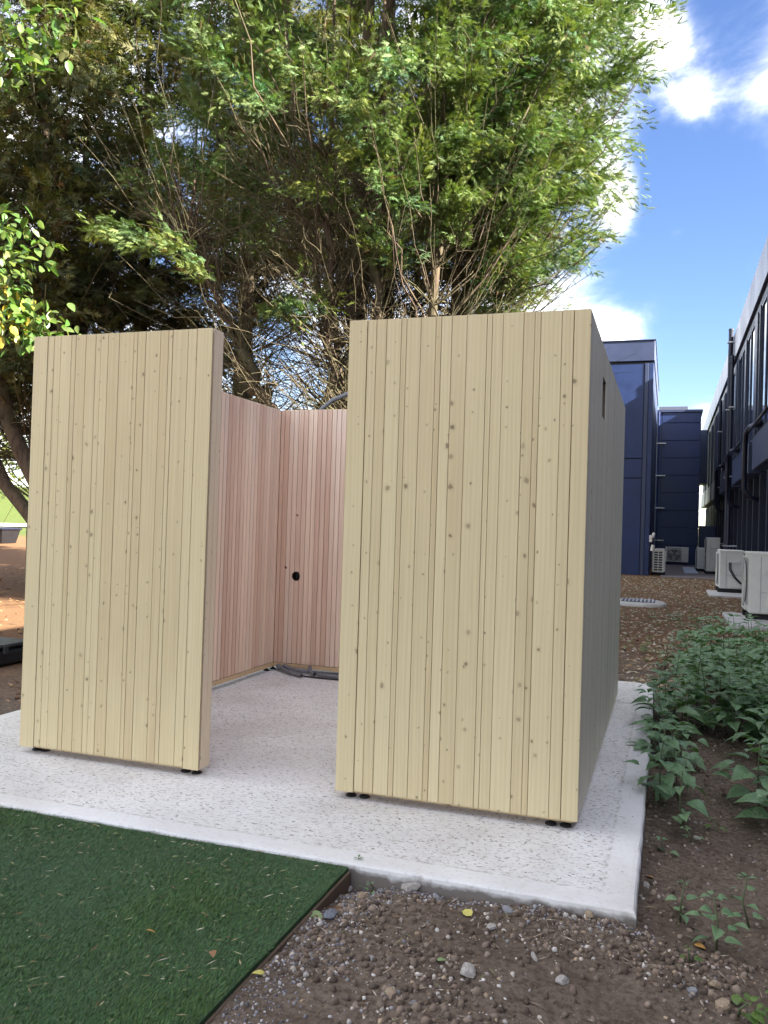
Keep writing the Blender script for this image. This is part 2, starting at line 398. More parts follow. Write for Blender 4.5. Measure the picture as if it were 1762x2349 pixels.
M['turf_base'] = simple('turf_backing', (.025, .060, .020), .9, var=.3, scale=30)

# ------------------------------------------------------------------ ground
def gh(x, y):
    x = np.asarray(x, float); y = np.asarray(y, float)
    near = np.clip(1 - (np.maximum(np.abs(x - .7) - 2.2, 0) + np.maximum(np.abs(y - 1.0) - 5, 0)) / 3, 0, 1)
    h = -0.095 + 0.10 * fbm(x * .8, y * .8, 3, 3) * near + 0.05 * fbm(x * 5, y * 5, 5, 9) * near + .035 * np.abs(fbm(x * 16, y * 16, 4, 29)) * near
    h = h + 0.03 * np.exp(-((x + .1) ** 2 / .5 + (y + .95) ** 2 / .12))       # spoil heaped along the front edge
    h = h - .035 * np.clip((x - .3) / .3, 0, 1) * np.exp(-((y + .2) / 1.2) ** 2)
    h = h + .085 * np.clip((-.78 - y) / .45, 0, 1) * np.clip((.2 - x) / .8, 0, 1)
    far = np.clip((-x * .75 + y * .65 - 14) / 30, 0, 1)
    d = -x * .75 + y * .65; rise = .85 * np.clip((d - 18) / 26, 0, 1) ** 1.2 + 2.6 * np.clip((d - 46) / 16, 0, 1)
    return np.minimum(h, -0.028 + .02 * fbm(x * 3, y * 3, 3, 17)) + rise * np.clip((-2 - x) / 12, 0, 1)
def axis(d0, d1, step, lo, hi):
    a = list(np.arange(d0, d1 + 1e-6, step)); s = step; v = d1
    while v < hi: s *= 1.22; v += s; a.append(min(v, hi))
    s = step; v = d0
    while v > lo: s *= 1.22; v -= s; a.insert(0, max(v, lo))
    return np.array(a)
gx = axis(-1.0, 2.0, .026, -500, 500); gy_ = axis(-2.0, 2.6, .026, -300, 700)
XX, YY = np.meshgrid(gx, gy_); ZZ = gh(XX, YY)
ins = (XX > SX0 + .05) & (XX < SX1 - .04) & (YY > SY0 + .05) & (YY < SY1 - .05); ZZ[ins] = -0.13
ins = (XX < -0.86) & (YY < -0.78) & (YY > -4) & (XX > -6); ZZ[ins] = -0.10
nx, ny = len(gx), len(gy_)
idx = (np.arange(ny - 1)[:, None] * nx + np.arange(nx - 1)[None, :]).ravel()
me = np_mesh('ground', np.stack([XX, YY, ZZ], -1).reshape(-1, 3), np.stack([idx, idx + 1, idx + nx + 1, idx + nx], 1), smooth=True)
tag(link_mesh('ground', me, M['ground']), kind='structure')

# concrete slab with soft worn edges
def rounded_slab(x0, x1, y0, y1, z0, z1, seed=1):
    rng = np.random.default_rng(seed)
    n = 60; per = []
    for i in range(n): per.append((x0 + (x1 - x0) * i / n, y0))
    for i in range(n): per.append((x1, y0 + (y1 - y0) * i / n))
    for i in range(n): per.append((x1 - (x1 - x0) * i / n, y1))
    for i in range(n): per.append((x0, y1 - (y1 - y0) * i / n))
    per = np.array(per); c = np.array(((x0 + x1) / 2, (y0 + y1) / 2))
    N = len(per); rings = []
    j = rng.normal(0, .0025, (N,))
    def inset(d):
        q = per.copy(); q[:, 0] = np.clip(q[:, 0], x0 + d, x1 - d); q[:, 1] = np.clip(q[:, 1], y0 + d, y1 - d); return q
    for d, z in ((.0, z0), (.0, z1 - .022), (.004, z1 - .009), (.012, z1 - .002), (.03, z1)):
        q = inset(d) + (per - c) / np.linalg.norm(per - c, axis=1)[:, None] * j[:, None]
        rings.append(np.c_[q, np.full(N, z)])
    V = np.concatenate(rings); F = []
    for k in range(len(rings) - 1):
        for i in range(N):
            F.append((k * N + i, k * N + (i + 1) % N, (k + 1) * N + (i + 1) % N, (k + 1) * N + i))
    top = tuple(range((len(rings) - 1) * N, len(rings) * N))
    me = bpy.data.meshes.new('concrete_slab'); me.from_pydata([tuple(v) for v in V], [], F + [top]); me.update()
    return me
tag(link_mesh('concrete_slab', rounded_slab(SX0, SX1, SY0, SY1, -.16, 0), M['slab']), kind='structure')

# artificial turf beside the slab
TX0, TX1, TY0, TY1 = -5.0, -0.83, -3.6, -0.745
mb = MB().box(TX0, TX1, TY0, TY1, -.05, -.012)
tag(mb.build('artificial_turf', M['turf_base']), kind='structure')
rng = np.random.default_rng(11)
N = 185000
bx = rng.uniform(-3.6, TX1 + .004, N); by = rng.uniform(-2.35, TY1 + .01, N)
keep = (bx - CAM[0]) * .55 + (by + 2.35) * 1.0 > -2.7
keep &= (bx < TX1 - .004 + .03 * fbm(by * 9, by * 0, 3, 2)) & (by < TY1 + .004 + .03 * fbm(bx * 9, bx * 0, 3, 4))
bx, by = bx[keep], by[keep]; N = len(bx)
pt = np.clip(fbm(bx * 1.6, by * 1.6, 4, 5) * 2.2 + .5, 0, 1)
L = rng.uniform(.009, .018, N) * (.8 + .4 * pt); az = rng.normal(R(35), .55, N) + 1.6 * (fbm(bx * .9, by * .9, 3, 6)); lean = rng.uniform(.25, .9, N) + .4 * (1 - pt)
dx = np.cos(az) * np.sin(lean) * L; dy = np.sin(az) * np.sin(lean) * L; dz = np.cos(lean) * L
wa = rng.uniform(0, math.pi, N); wx = np.cos(wa) * .0016; wy = np.sin(wa) * .0016; zb = np.full(N, -.014)
V = np.stack([np.stack([bx - wx, by - wy, zb], 1), np.stack([bx + wx, by + wy, zb], 1), np.stack([bx + dx, by + dy, zb + dz], 1)], 1).reshape(-1, 3)
by = np.minimum(by, TY1 + .012); base = np.stack([.040 + .034 * rng.random(N) + .04 * pt, .088 + .065 * rng.random(N) + .055 * pt, .030 + .022 * rng.random(N) + .008 * pt, np.ones(N)], 1)
pale = rng.random(N) < .02; base[pale, :3] = (.12, .16, .06)
tag(link_mesh('turf_blades', np_mesh('turf_blades', V, np.arange(3 * N).reshape(-1, 3), np.repeat(base, 3, 0)), M['turf_blade']),
    'dark green plastic turf pile on the mat beside the slab', 'artificial grass', kind='stuff')
e = empty('turf_edging', (-.82, -2.2, -.1)); tag(e, 'thin dark timber board along the turf edge against bare soil', 'edging')
MB().bbox(-.829, -.817, -3.6, -.75, -.13, -.024, .003).build('edging_board', M['timber_edge'], e)
for y in (-1.15, -2.1, -3.0): MB().bbox(-.811, -.785, y, y + .03, -.2, -.05, .003).build('peg', M['timber_edge'], e)

# litter on turf / slab
def slivers(name, P, length, width, az, tilt, tint, mat, label, cat, thick=True):
    """P (n,3), flat little pointed bits with a ridge"""
    n = len(P); c, s = np.cos(az), np.sin(az); z = np.zeros(n)
    d = np.stack([c * np.cos(tilt), s * np.cos(tilt), np.sin(tilt)], 1) * (length / 2)[:, None]; w = np.stack([-s, c, z], 1) * (width / 2)[:, None]
    up = np.stack([z, z, width * .45], 1)
    V = np.stack([P - d, P + w, P + d, P - w, P + up], 1).reshape(-1, 3)
    b = (np.arange(n) * 5)[:, None, None]
    F = (b + np.array([[0, 1, 4], [1, 2, 4], [2, 3, 4], [3, 0, 4]])[None]).reshape(-1, 3)
    F = F[:, ::-1]
    return tag(link_mesh(name, np_mesh(name, V, F, np.repeat(tint, 5, 0)), mat), label, cat, kind='stuff')
def cols(pal, n, rng, jit=.15):
    p = np.array(pal); k = rng.integers(0, len(p), n); t = p[k] * rng.uniform(1 - jit, 1 + jit, (n, 1)); return np.c_[t, np.ones(n)]
n = 800
P = np.c_[rng.uniform(-3.4, -.85, n), rng.uniform(-2.2, -.76, n), np.full(n, .003)]
slivers('turf_litter', P, rng.uniform(.006, .055, n) * rng.uniform(.25, 1, n), rng.uniform(.002, .006, n), rng.normal(R(30), .8, n), rng.normal(0, .1, n),
        cols([(.35, .28, .16), (.30, .30, .16), (.42, .38, .28), (.16, .09, .05), (.22, .17, .08)], n, rng), M['litter'], 'pale dry twigs and leaf bits scattered on the turf', 'litter')
n = 7500
P = np.c_[rng.uniform(SX0 + .1, SX1 - .05, n), rng.uniform(SY0 + .13, SY1 - .1, n), np.full(n, .001)]
P = P[(fbm(P[:, 0] * 1.2, P[:, 1] * 1.2, 3, 8) + .5 + rng.normal(0, .15, n)) > .45]; n = len(P)
slivers('slab_litter', P, rng.uniform(.004, .026, n) * rng.uniform(.4, 1, n), rng.uniform(.002, .0055, n), rng.normal(R(15), .7, n), np.zeros(n),
        cols([(.10, .075, .055), (.16, .12, .09), (.07, .06, .055), (.20, .13, .08), (.13, .12, .11)], n, rng), M['litter'], 'dark needle and leaf crumbs strewn over the pale concrete', 'litter')

# ------------------------------------------------------------------ the timber cubicle
H = 2.4; ZB = .036
XL, XG0, XG1, XR = -3.15, -1.976, -1.19, 0.0
YF, YB = 0.0, 3.257
TH = .115; XIL = -3.055; YIB = 3.0925
cub = empty('timber_cubicle', (-1.6, 1.6, 0))
tag(cub, 'roofless pale timber cubicle of upright boards with an open doorway, standing on the slab', 'cubicle')
def front_wall(name, xs, x0, x1):
    w = MB().box(x0 + .003, x1 - (.012 if name == 'left_front_wall' else .003), YF + .0045, YF + TH - .012, ZB + .012, H - .004).build(name, M['pine_core'], cub)
    n = len(xs) - 1
    rnd = random.Random(name)
    for i in range(n):
        a, b = xs[i], xs[i + 1]
        g0 = .0011 if i else 0; g1 = .0011 if i < n - 1 else 0
        post = (b - a > .088) and (i in (0, n - 1))
        if i == n - 1 or (i == 1 and name == 'right_front_wall'): g0 = .0028
        pr = rnd.uniform(0, .0015)
        MB().bbox(a + g0, b - g1, YF - pr - (.002 if post else 0), YF + .0042, ZB + (.0 if post else .008), H - (0 if post else .001), .0012).build('plank', M['pine'], w)
    # bottom and top rails, end boards, inner lining
    MB().bbox(x0 + .02, x1 - .02, YF + .021, YF + TH - .021, ZB - .006, ZB + .011, .002).build('bottom_rail', M['pine_edge'], w)
    MB().bbox(x0 + .02, x1 - .02, YF + .021, YF + TH - .021, H - .0035, H + .004, .002).build('top_rail', M['pine_edge'], w)
    if name == 'left_front_wall':
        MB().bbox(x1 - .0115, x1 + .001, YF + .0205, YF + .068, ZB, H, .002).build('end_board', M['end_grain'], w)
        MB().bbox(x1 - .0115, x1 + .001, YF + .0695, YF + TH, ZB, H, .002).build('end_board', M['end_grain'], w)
    else:
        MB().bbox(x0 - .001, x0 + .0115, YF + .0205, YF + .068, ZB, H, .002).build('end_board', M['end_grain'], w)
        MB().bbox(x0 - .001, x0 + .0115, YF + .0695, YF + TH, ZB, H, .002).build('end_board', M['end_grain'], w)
    k = x0 + .013; i = 0
    while k < x1 - .05:
        o = MB().bbox(k + .001, min(k + .072, x1 - .013), YF + TH - .0125, YF + TH + .0, ZB + .03, H - .005, .002).build('plank', M['cedar'], w)
        o.color = TONES[(i * 7 // 3) % 4]; k += .073; i += 1
    return w
TONES = [(1, 1, 1, 1), (.86, .77, .73, 1), (1.06, 1.05, 1.02, 1), (.94, .88, .85, 1)]
JL = [-3.15, -3.052, -3.009, -2.962, -2.888, -2.858, -2.79, -2.723, -2.688, -2.639, -2.566, -2.472, -2.446, -2.393, -2.299, -2.248, -2.222, -2.126, -2.072, -1.976]
JR = [-1.19, -1.094, -1.045, -.992, -.915, -.888, -.814, -.738, -.71, -.658, -.583, -.485, -.459, -.407, -.309, -.257, -.229, -.131, -.077, 0.0]
front_wall('left_front_wall', JL, XL, XG0)
front_wall('right_front_wall', JR, XG1, XR)
# right side wall with its narrow slot window
SLY0, SLY1, SLZ0, SLZ1 = .80, 1.05, 2.01, 2.232
rw = MB().box(-TH + .013, -.013, YF + TH + .002, SLY0 - .02, ZB + .012, H - .004) \
    .box(-TH + .013, -.013, SLY1 + .02, YB - .16, ZB + .012, H - .004) \
    .box(-TH + .013, -.013, SLY0 - .02, SLY1 + .02, ZB + .012, SLZ0 - .02).box(-TH + .013, -.013, SLY0 - .02, SLY1 + .02, SLZ1 + .02, H - .004).build('right_wall', M['pine_core'], cub)
ys = [.021]; rs = random.Random(4)
while ys[-1] < YB - .13: ys.append(ys[-1] + rs.choice((.05, .075, .08, .11, .06)))
ys[-1] = YB
cut = sorted(set([y for y in ys if abs(y - SLY0) > .04 and abs(y - SLY1) > .04] + [SLY0, SLY1]))
for a, b in zip(cut[:-1], cut[1:]):
    segs = [(ZB + .006, H - .001)]
    if a >= SLY0 - 1e-6 and b <= SLY1 + 1e-6: segs = [(ZB + .006, SLZ0), (SLZ1, H - .001)]
    for z0, z1 in segs:
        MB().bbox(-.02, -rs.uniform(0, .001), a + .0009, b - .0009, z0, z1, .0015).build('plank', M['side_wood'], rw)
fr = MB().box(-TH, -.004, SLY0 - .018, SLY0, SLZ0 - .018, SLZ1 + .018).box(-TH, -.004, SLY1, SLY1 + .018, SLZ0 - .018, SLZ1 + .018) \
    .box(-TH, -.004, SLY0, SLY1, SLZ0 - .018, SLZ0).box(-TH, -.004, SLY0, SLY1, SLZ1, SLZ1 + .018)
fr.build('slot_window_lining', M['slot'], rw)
MB().bbox(-TH + .02, -.021, YF + TH, YB - .02, ZB - .005, ZB + .0115, .002).build('bottom_rail', M['pine_edge'], rw)
MB().bbox(-TH + .02, -.021, YF + TH, YB - .02, H - .0035, H + .004, .002).build('top_rail', M['pine_edge'], rw)
k = YF + TH + .004; i = 0
while k < YIB - .05:
    if not (k < SLY1 + .03 and k + .072 > SLY0 - .03):
        o = MB().bbox(-TH, -TH + .0125, k + .001, k + .072, ZB + .03, H - .005, .002).build('plank', M['cedar'], rw); o.color = TONES[(i * 5 // 2) % 4]
    else:
        for z0, z1 in ((ZB + .03, SLZ0 - .02), (SLZ1 + .02, H - .005)):
            o = MB().bbox(-TH, -TH + .0125, k + .001, k + .072, z0, z1, .002).build('plank', M['cedar'], rw); o.color = TONES[(i * 5 // 2) % 4]
    k += .073; i += 1
# left wall, lined with narrow pink strips
lw = MB().box(XL + .013, XIL - .008, YF + TH + .002, YB - .02, ZB + .012, H - .004).build('left_wall', M['cedar_core'], cub)
k = .021
while k < YB - .02:
    MB().bbox(XL, XL + .0125, k + .001, min(k + .098, YB), ZB + .006, H - .001, .002).build('plank', M['pine'], lw); k += .1
tl = [2, 0, 1, 1, 3, 1, 3, 2, 2, 0, 2, 1, 1, 0, 2, 0, 0, 2]
JI = list(np.linspace(2.0, YIB, 19))
b0 = 2.000; front = []
while b0 > .2: front.append((b0 - .0607, b0)); b0 -= .0607
strips = [(a, b, tl[i]) for i, (a, b) in enumerate(zip(JI[:-1], JI[1:]))] + [(a, b, (i * 5 // 3) % 4) for i, (a, b) in enumerate(front)]
ZI = .078
for a, b, t in strips:
    o = MB().bbox(XIL - .0075, XIL + rs.uniform(0, .001), a + .0042, b - .0042, ZI, H - .002, .002).build('strip', M['cedar'], lw); o.color = TONES[t]
MB().bbox(XIL - .012, XIL + .006, YF + TH + .01, YIB - .002, ZB + .003, ZI - .004, .003).build('skirting', M['pine_edge'], lw)
MB().bbox(XL + .02, XIL - .014, YF + TH, YB - .03, H - .0035, H + .003, .002).build('top_rail', M['pine_edge'], lw)
# back wall with drilled holes
bw = empty('tmp'); bpy.data.objects.remove(bw)
bw = MB().box(XIL + .002, -.13, YIB + .0135, YIB + .016, ZB + .012, .80).box(XIL + .002, -.13, YIB + .0135, YIB + .016, .95, H - .004) \
    .box(XIL + .002, -2.92, YIB + .0135, YIB + .016, .80, .95).box(-2.79, -.13, YIB + .0135, YIB + .016, .80, .95) \
    .box(XIL + .002, -.13, YB - .03, YB - .013, ZB + .012, H - .004).build('back_wall', M['cedar_core'], cub)
JB = [XIL + .0, -3.015, -2.965, -2.92, -2.873, -2.823, -2.777, -2.73, -2.686, -2.64, -2.592, -2.544, -2.498, -2.452, -2.404]
tb = [1, 1, 0, 0, 3, 3, 2, 2, 1, 3, 1, 0, 0, 0]
while JB[-1] < -.17: JB.append(JB[-1] + .047); tb.append((len(JB) * 3 // 5) % 4)
holes = [(-2.855, .875, .043), (-2.961, .95, .013), (-2.86, 1.433, .010)]
dg = None
for i, (a, b) in enumerate(zip(JB[:-1], JB[1:])):
    o = MB().bbox(a + .0021, b - .0021, YIB - rs.uniform(0, .001), YIB + .0125, ZI, H - .002, .002).build('strip', M['cedar'], bw); o.color = TONES[tb[i]]
    for hx, hz, hr in holes:
        if hx + hr > a and hx - hr < b:
            cut_ = MB().tube([(hx, YIB - .05, hz), (hx, YIB + .05, hz)], hr, 28).build('cutter', None)
            md = o.modifiers.new('hole', 'BOOLEAN'); md.object = cut_; md.operation = 'DIFFERENCE'; md.solver = 'EXACT'
            bpy.context.view_layer.update()
            ev = o.evaluated_get(bpy.context.evaluated_depsgraph_get()); nm = bpy.data.meshes.new_from_object(ev)
            o.modifiers.clear()
            # the evaluated mesh stays in the strip's local space
            o.data = nm; bpy.data.objects.remove(cut_)
MB().bbox(XIL + .006, -.13, YIB - .006, YIB + .012, ZB + .003, ZI - .004, .003).build('skirting', M['pine_edge'], bw)
MB().bbox(XIL + .0, -.13, YIB + .017, YB - .034, H - .0035, H + .003, .002).build('top_rail', M['pine_edge'], bw)
k = XL + .02
while k < -.03:
    MB().bbox(k + .001, min(k + .098, -.021), YB - .0125, YB, ZB + .006, H - .001, .002).build('plank', M['pine'], bw); k += .1
# water pipe stubs seen in the large hole
MB().tube([(-2.875, YIB + .04, .62), (-2.872, YIB + .045, .80), (-2.862, YIB + .04, .875), (-2.858, YIB + .022, .90)], .012, 10).build('pipe_stub', M['black_pvc'], bw, True)
MB().tube([(-2.842, YIB + .06, .70), (-2.84, YIB + .06, 1.1)], .011, 10).build('pipe_stub', M['grey_pvc'], bw, True)
def foot(x, y):
    mb = MB().tube([(x, y, .001), (x, y, .006), (x, y, .010), (x, y, .016)], [.027, .028, .024, .012], 18).tube([(x, y, .016), (x, y, ZB + .004)], .008, 10)
    return mb.build('foot', M['black_rubber'], cub, False)
for x, y in ((-1.125, .058), (-1.055, .062), (-.126, .055), (-.058, .058), (-3.09, .075), (-3.035, .08), (-2.09, .066), (-2.022, .066),
             (-3.10, 3.05), (-3.09, 3.16), (-3.0, 3.17), (-.07, 3.1), (-.07, 1.6), (-3.1, 1.4), (-1.6, 3.17)): foot(x, y)

# conduits lying at the back wall
def conduit(pts, r, label, mat='grey_pvc', ribs=True):
    mb = MB(); P = [Vector(p) for p in pts]
    # catmull-rom
    Q = []
    for i in range(len(P) - 1):
        p0, p1, p2, p3 = P[max(i - 1, 0)], P[i], P[i + 1], P[min(i + 2, len(P) - 1)]
        for k in range(10):
            t = k / 10; Q.append(.5 * ((2 * p1) + (p2 - p0) * t + (2 * p0 - 5 * p1 + 4 * p2 - p3) * t * t + (3 * p1 - p0 - 3 * p2 + p3) * t ** 3))
    Q.append(P[-1])
    rad = [r * (1.06 if (i % 2 and ribs) else 1) for i in range(len(Q))]
    mb.tube(Q, rad, 12, cap=False)
    # inner wall and lip at the open end
    d = (Q[-1] - Q[-2]).normalized()
    mb.tube([Q[-1], Q[-1] - d * .05], [r * .99, r * .78], 12, cap=False); mb.tube([Q[-1] - d * .05, Q[-1] - d * .052], [r * .78, .001], 12, cap=False)
    e = empty('conduit', tuple(Q[0])); tag(e, label, 'conduit', 'loose conduits in the cubicle')
    mb.build('pipe', M[mat], e, True)
conduit([(-3.0, 3.07, .055), (-2.96, 3.05, .04), (-2.86, 2.98, .026), (-2.658, 2.85, .024)], .017, 'grey conduit bending out from the back corner, open end nearest the doorway')
conduit([(-2.94, 3.075, .06), (-2.90, 3.065, .045), (-2.83, 3.06, .028), (-2.675, 3.06, .024)], .016, 'grey conduit lying straight along the foot of the back wall')
conduit([(-2.68, 3.075, .065), (-2.67, 3.05, .045), (-2.63, 3.01, .026), (-2.575, 2.95, .024)], .016, 'short grey conduit stub turned outwards in the middle of the bundle')
conduit([(-2.1, 2.96, .022), (-2.3, 2.95, .022), (-2.45, 2.965, .022), (-2.565, 2.985, .022)], .017, 'long grey conduit running off behind the right front wall')
conduit([(-2.05, 2.90, .008), (-2.35, 2.90, .008), (-2.55, 2.90, .008), (-2.70, 2.93, .008)], .007, 'thin black hose lying in front of the grey conduits', 'black_pvc', False)
mb = MB().tube([(-2.80, 3.38, .9), (-2.80, 3.39, 2.30), (-2.785, 3.40, 2.45), (-2.69, 3.43, 2.535), (-2.54, 3.46, 2.60), (-2.3, 3.5, 2.70), (-2.2, 3.52, 2.72)], .022, 12)
o = mb.build('service_pipe', M['grey_pvc'], None, True); tag(o, 'grey pipe bending over behind the back wall of the cubicle', 'pipe')

# ------------------------------------------------------------------ blue buildings
def panel(mb_args, name, mat, parent, b=.006): return MB().bbox(*mb_args, b).build(name, M[mat], parent)
GZ = -.3
# long two-storey building on the right
FX = 2.3; LY0, LY1 = 9.6, 52.0
lb = empty('office_building', (8, 15, 0)); tag(lb, 'long two storey navy building running along the right edge, with glass upper floor', 'building')
MB().box(FX + .35, 14, LY0, LY1, GZ, 7.6).build('wall', M['navy_dark'], lb)
MB().box(FX + .30, 14.2, LY0 - .1, LY1 + .1, 7.62, 7.74).build('roof', M['roof'], lb)
y = LY0
while y < LY1 - .1:
    y1 = min(y + 2.96, LY1); panel((FX - .08, FX + .30, y + .004, y1 - .004, 6.95, 7.82), 'fascia_panel', 'silver', lb, .012); y = y1
MB().box(FX - .0, FX + .34, LY0, LY1, 6.78, 6.93).build('soffit', M['navy_dark'], lb)
# unseen near wing, added set back to shade the cubicle and admit skylight
WX = 5.4
MB().box(WX, 15, -24, LY0 - .02, GZ, 7.0).build('shade_wing_wall', M['navy'], lb)
MB().box(WX + .1, 15.2, -24.1, LY0 - .03, 7.62, 7.74).build('shade_wing_roof', M['roof'], lb)
for y in np.arange(-24, 9.5, 2.8): panel((WX - .1, WX + .3, y + .004, min(y + 2.796, LY0 - .03), 6.98, 7.82), 'fascia_panel', 'silver', lb, .012)
for y in np.arange(-23, 8.5, 3.2):
    w = MB().box(WX - .04, WX - .005, y, y + 2.2, 3.8, 6.4).build('window', M['glass'], lb)
    MB().box(WX - .07, WX - .004, y - .06, y, 3.74, 6.46).box(WX - .07, WX - .004, y + 2.2, y + 2.26, 3.74, 6.46).box(WX - .07, WX - .004, y, y + 2.2, 6.4, 6.46).box(WX - .07, WX - .004, y, y + 2.2, 3.74, 3.8).build('frame', M['navy_grey'], w)
MB().box(FX + .0, WX - .02, LY0 - .06, LY0 + .34, GZ, 6.9).build('end_wall', M['navy'], lb)
PER = 6.5; y = 18.6 - PER * 1
while y < LY1 - 5:
    s = panel((FX - .12, FX + .33, y, y + 5.35, 2.9, 3.65), 'spandrel_box', 'navy_grey', lb, .015)
    MB().box(FX - .11, FX + .33, y + .02, y + 5.33, 3.652, 3.68).build('flashing', M['navy_dark'], s)
    # upper floor: dark pillars, glass bays
    for k, (a, b) in enumerate(((-.55, .15), (2.55, 2.95), (5.30, 5.45))):
        panel((FX - .02, FX + .34, y + a, y + b, 3.70, 6.77), 'pillar', 'navy_dark', lb)
    for a, b in ((.15, 1.40), (1.46, 2.55), (2.95, 4.10), (4.16, 5.30), (5.45, 5.95)):
        w = MB().box(FX + .03, FX + .06, y + a + .04, y + b - .04, 3.80, 6.70).build('window', M['glass'], lb)
        f = MB().box(FX + .005, FX + .09, y + a, y + a + .04, 3.70, 6.77).box(FX + .005, FX + .09, y + b - .04, y + b, 3.70, 6.77)
        f.box(FX + .005, FX + .09, y + a + .04, y + b - .04, 6.70, 6.77).box(FX + .005, FX + .09, y + a + .04, y + b - .04, 3.70, 3.80)
        f.build('frame', M['navy_grey'], w)
    # ground floor: recessed navy panels between pilasters
    for k in range(4):
        a = y - .5 + k * 1.62
        panel((FX + .26, FX + .345, a + .16, a + 1.60, GZ, 2.86), 'wall_panel', 'navy', lb)
        panel((FX + .12, FX + .345, a, a + .15, GZ, 2.86), 'pilaster', 'navy_dark', lb)
    y += PER
def downpipe(x, y, z1, r=.07, parent=None, label=None, name='downpipe', br=2.2, mat='navy_dark', br_h=.26):
    p = MB().tube([(x, y, GZ), (x, y, z1)], r, 14).tube([(x, y, z1), (x, y, z1 + .06)], [r * 1.12, r * 1.05], 14).build(name, M[mat], parent, False)
    z = 1.0
    while z < z1:
        MB().box(x - r * 1.5, x + .35, y - r * 1.15, y + r * 1.15, z, z + .04).build('bracket', M['steel'], p); z += br
    return p
downpipe(2.14, 25.4, 8.0, .075, lb); downpipe(2.16, 24.75, 7.0, .05, lb)
downpipe(2.2, 31.6, 6.6, .06, lb); downpipe(2.16, 11.4, 6.7, .06, lb)
for yy in (18.2, 24.6, 31.1, 11.7):
    MB().tube([(2.30, yy - 1.1, 3.98), (2.14, yy - .5, 3.95), (2.09, yy - .1, 3.85), (2.08, yy, 3.6), (2.08, yy, 2.5), (2.2, yy, 2.3), (2.45, yy, 2.25)], .06, 10).build('overflow_pipe', M['navy_dark'], lb, True)
    MB().tube([(2.1, yy - .9, 3.82), (2.1, yy - 4.6, 3.82)], .03, 8).build('cable_tray', M['navy_dark'], lb, True)

# tower with deep parapet behind the cubicle
tw = empty('blue_tower', (-2, 28, 0)); tag(tw, 'square navy clad block with deep parapet band, rising behind the cubicle', 'building')
TXR = -.24; TXL = -5.5
MB().box(TXL, TXR - .02, 26.06, 36.9, GZ, 7.2).build('wall', M['navy_dark'], tw)
panel((TXL - .05, TXR + .03, 25.96, 36.95, 7.21, 7.91), 'parapet', 'navy_grey', tw, .02)
panel((TXL - .08, TXR + .06, 25.93, 36.98, 7.912, 7.95), 'coping', 'navy_grey', tw, .01)
for i, x in enumerate((-5.4, -4.2, -3.0, -1.76)):
    for z0, z1 in ((GZ, 3.19), (3.22, 3.86), (3.89, 7.12)):
        panel((x + .01, x + 1.22, 26.0, 26.055, z0, z1), 'cladding_panel', 'navy', tw, .012)
panel((-.52, -.40, 25.98, 26.058, GZ, 7.14), 'corner_trim', 'navy_grey', tw); panel((-.39, TXR, 25.99, 26.058, GZ, 7.14), 'corner_trim', 'navy', tw)
for y in np.arange(26.1, 36.6, 1.5): panel((TXR - .018, TXR + .0, y, y + 1.47, GZ, 7.16), 'cladding_panel', 'navy_grey', tw)
panel((TXR - .1, TXR + .012, 25.985, 26.2, GZ, .02), 'plinth', 'navy', tw)
# mid block
mbk = empty('clad_block', (.7, 38, 0)); tag(mbk, 'lower navy block with horizontal metal cladding at the end of the alley', 'building')
MX0, MX1, MY = -.30, 1.68, 37.2
MB().box(MX0, MX1 - .02, MY + .06, 44, GZ, 6.95).build('wall', M['navy_dark'], mbk)
zz = [GZ, .80, 1.61, 2.42, 3.23, 4.04, 4.85, 5.66, 6.48, 6.96]
for a, b in zip(zz[:-1], zz[1:]): panel((MX0 + .27, MX1, MY, MY + .055, a + .008, b - .008), 'cladding_panel', 'navy', mbk, .012)
panel((MX0, MX0 + .26, MY + .005, MY + .055, GZ, 6.95), 'corner_trim', 'navy', mbk)
panel((MX0 - .02, MX1 + .06, MY - .06, 44.1, 6.97, 7.09), 'coping', 'navy_grey', mbk, .01)
pp = downpipe(MX0 + .12, MY - .09, 6.9, .06, mbk, mat='navy', br=1.5)
o = panel((-.2, 1.12, 39, 42, 7.1, 7.5), 'rooftop_plant', 'silver', mbk)
# bridge between the blocks, and low wall
br = MB().bbox(1.9, 2.62, 45, 47, 4.1, 7.05, .03).build('bridge_block', M['navy_grey']); tag(br, 'far raised navy block closing the gap above the alley', 'building')
lo = MB().bbox(1.70, 2.62, 37.6, 37.8, GZ, 1.75, .02).build('low_wall', M['navy_grey']); tag(lo, 'low navy metal wall at the far end of the alley', 'wall')

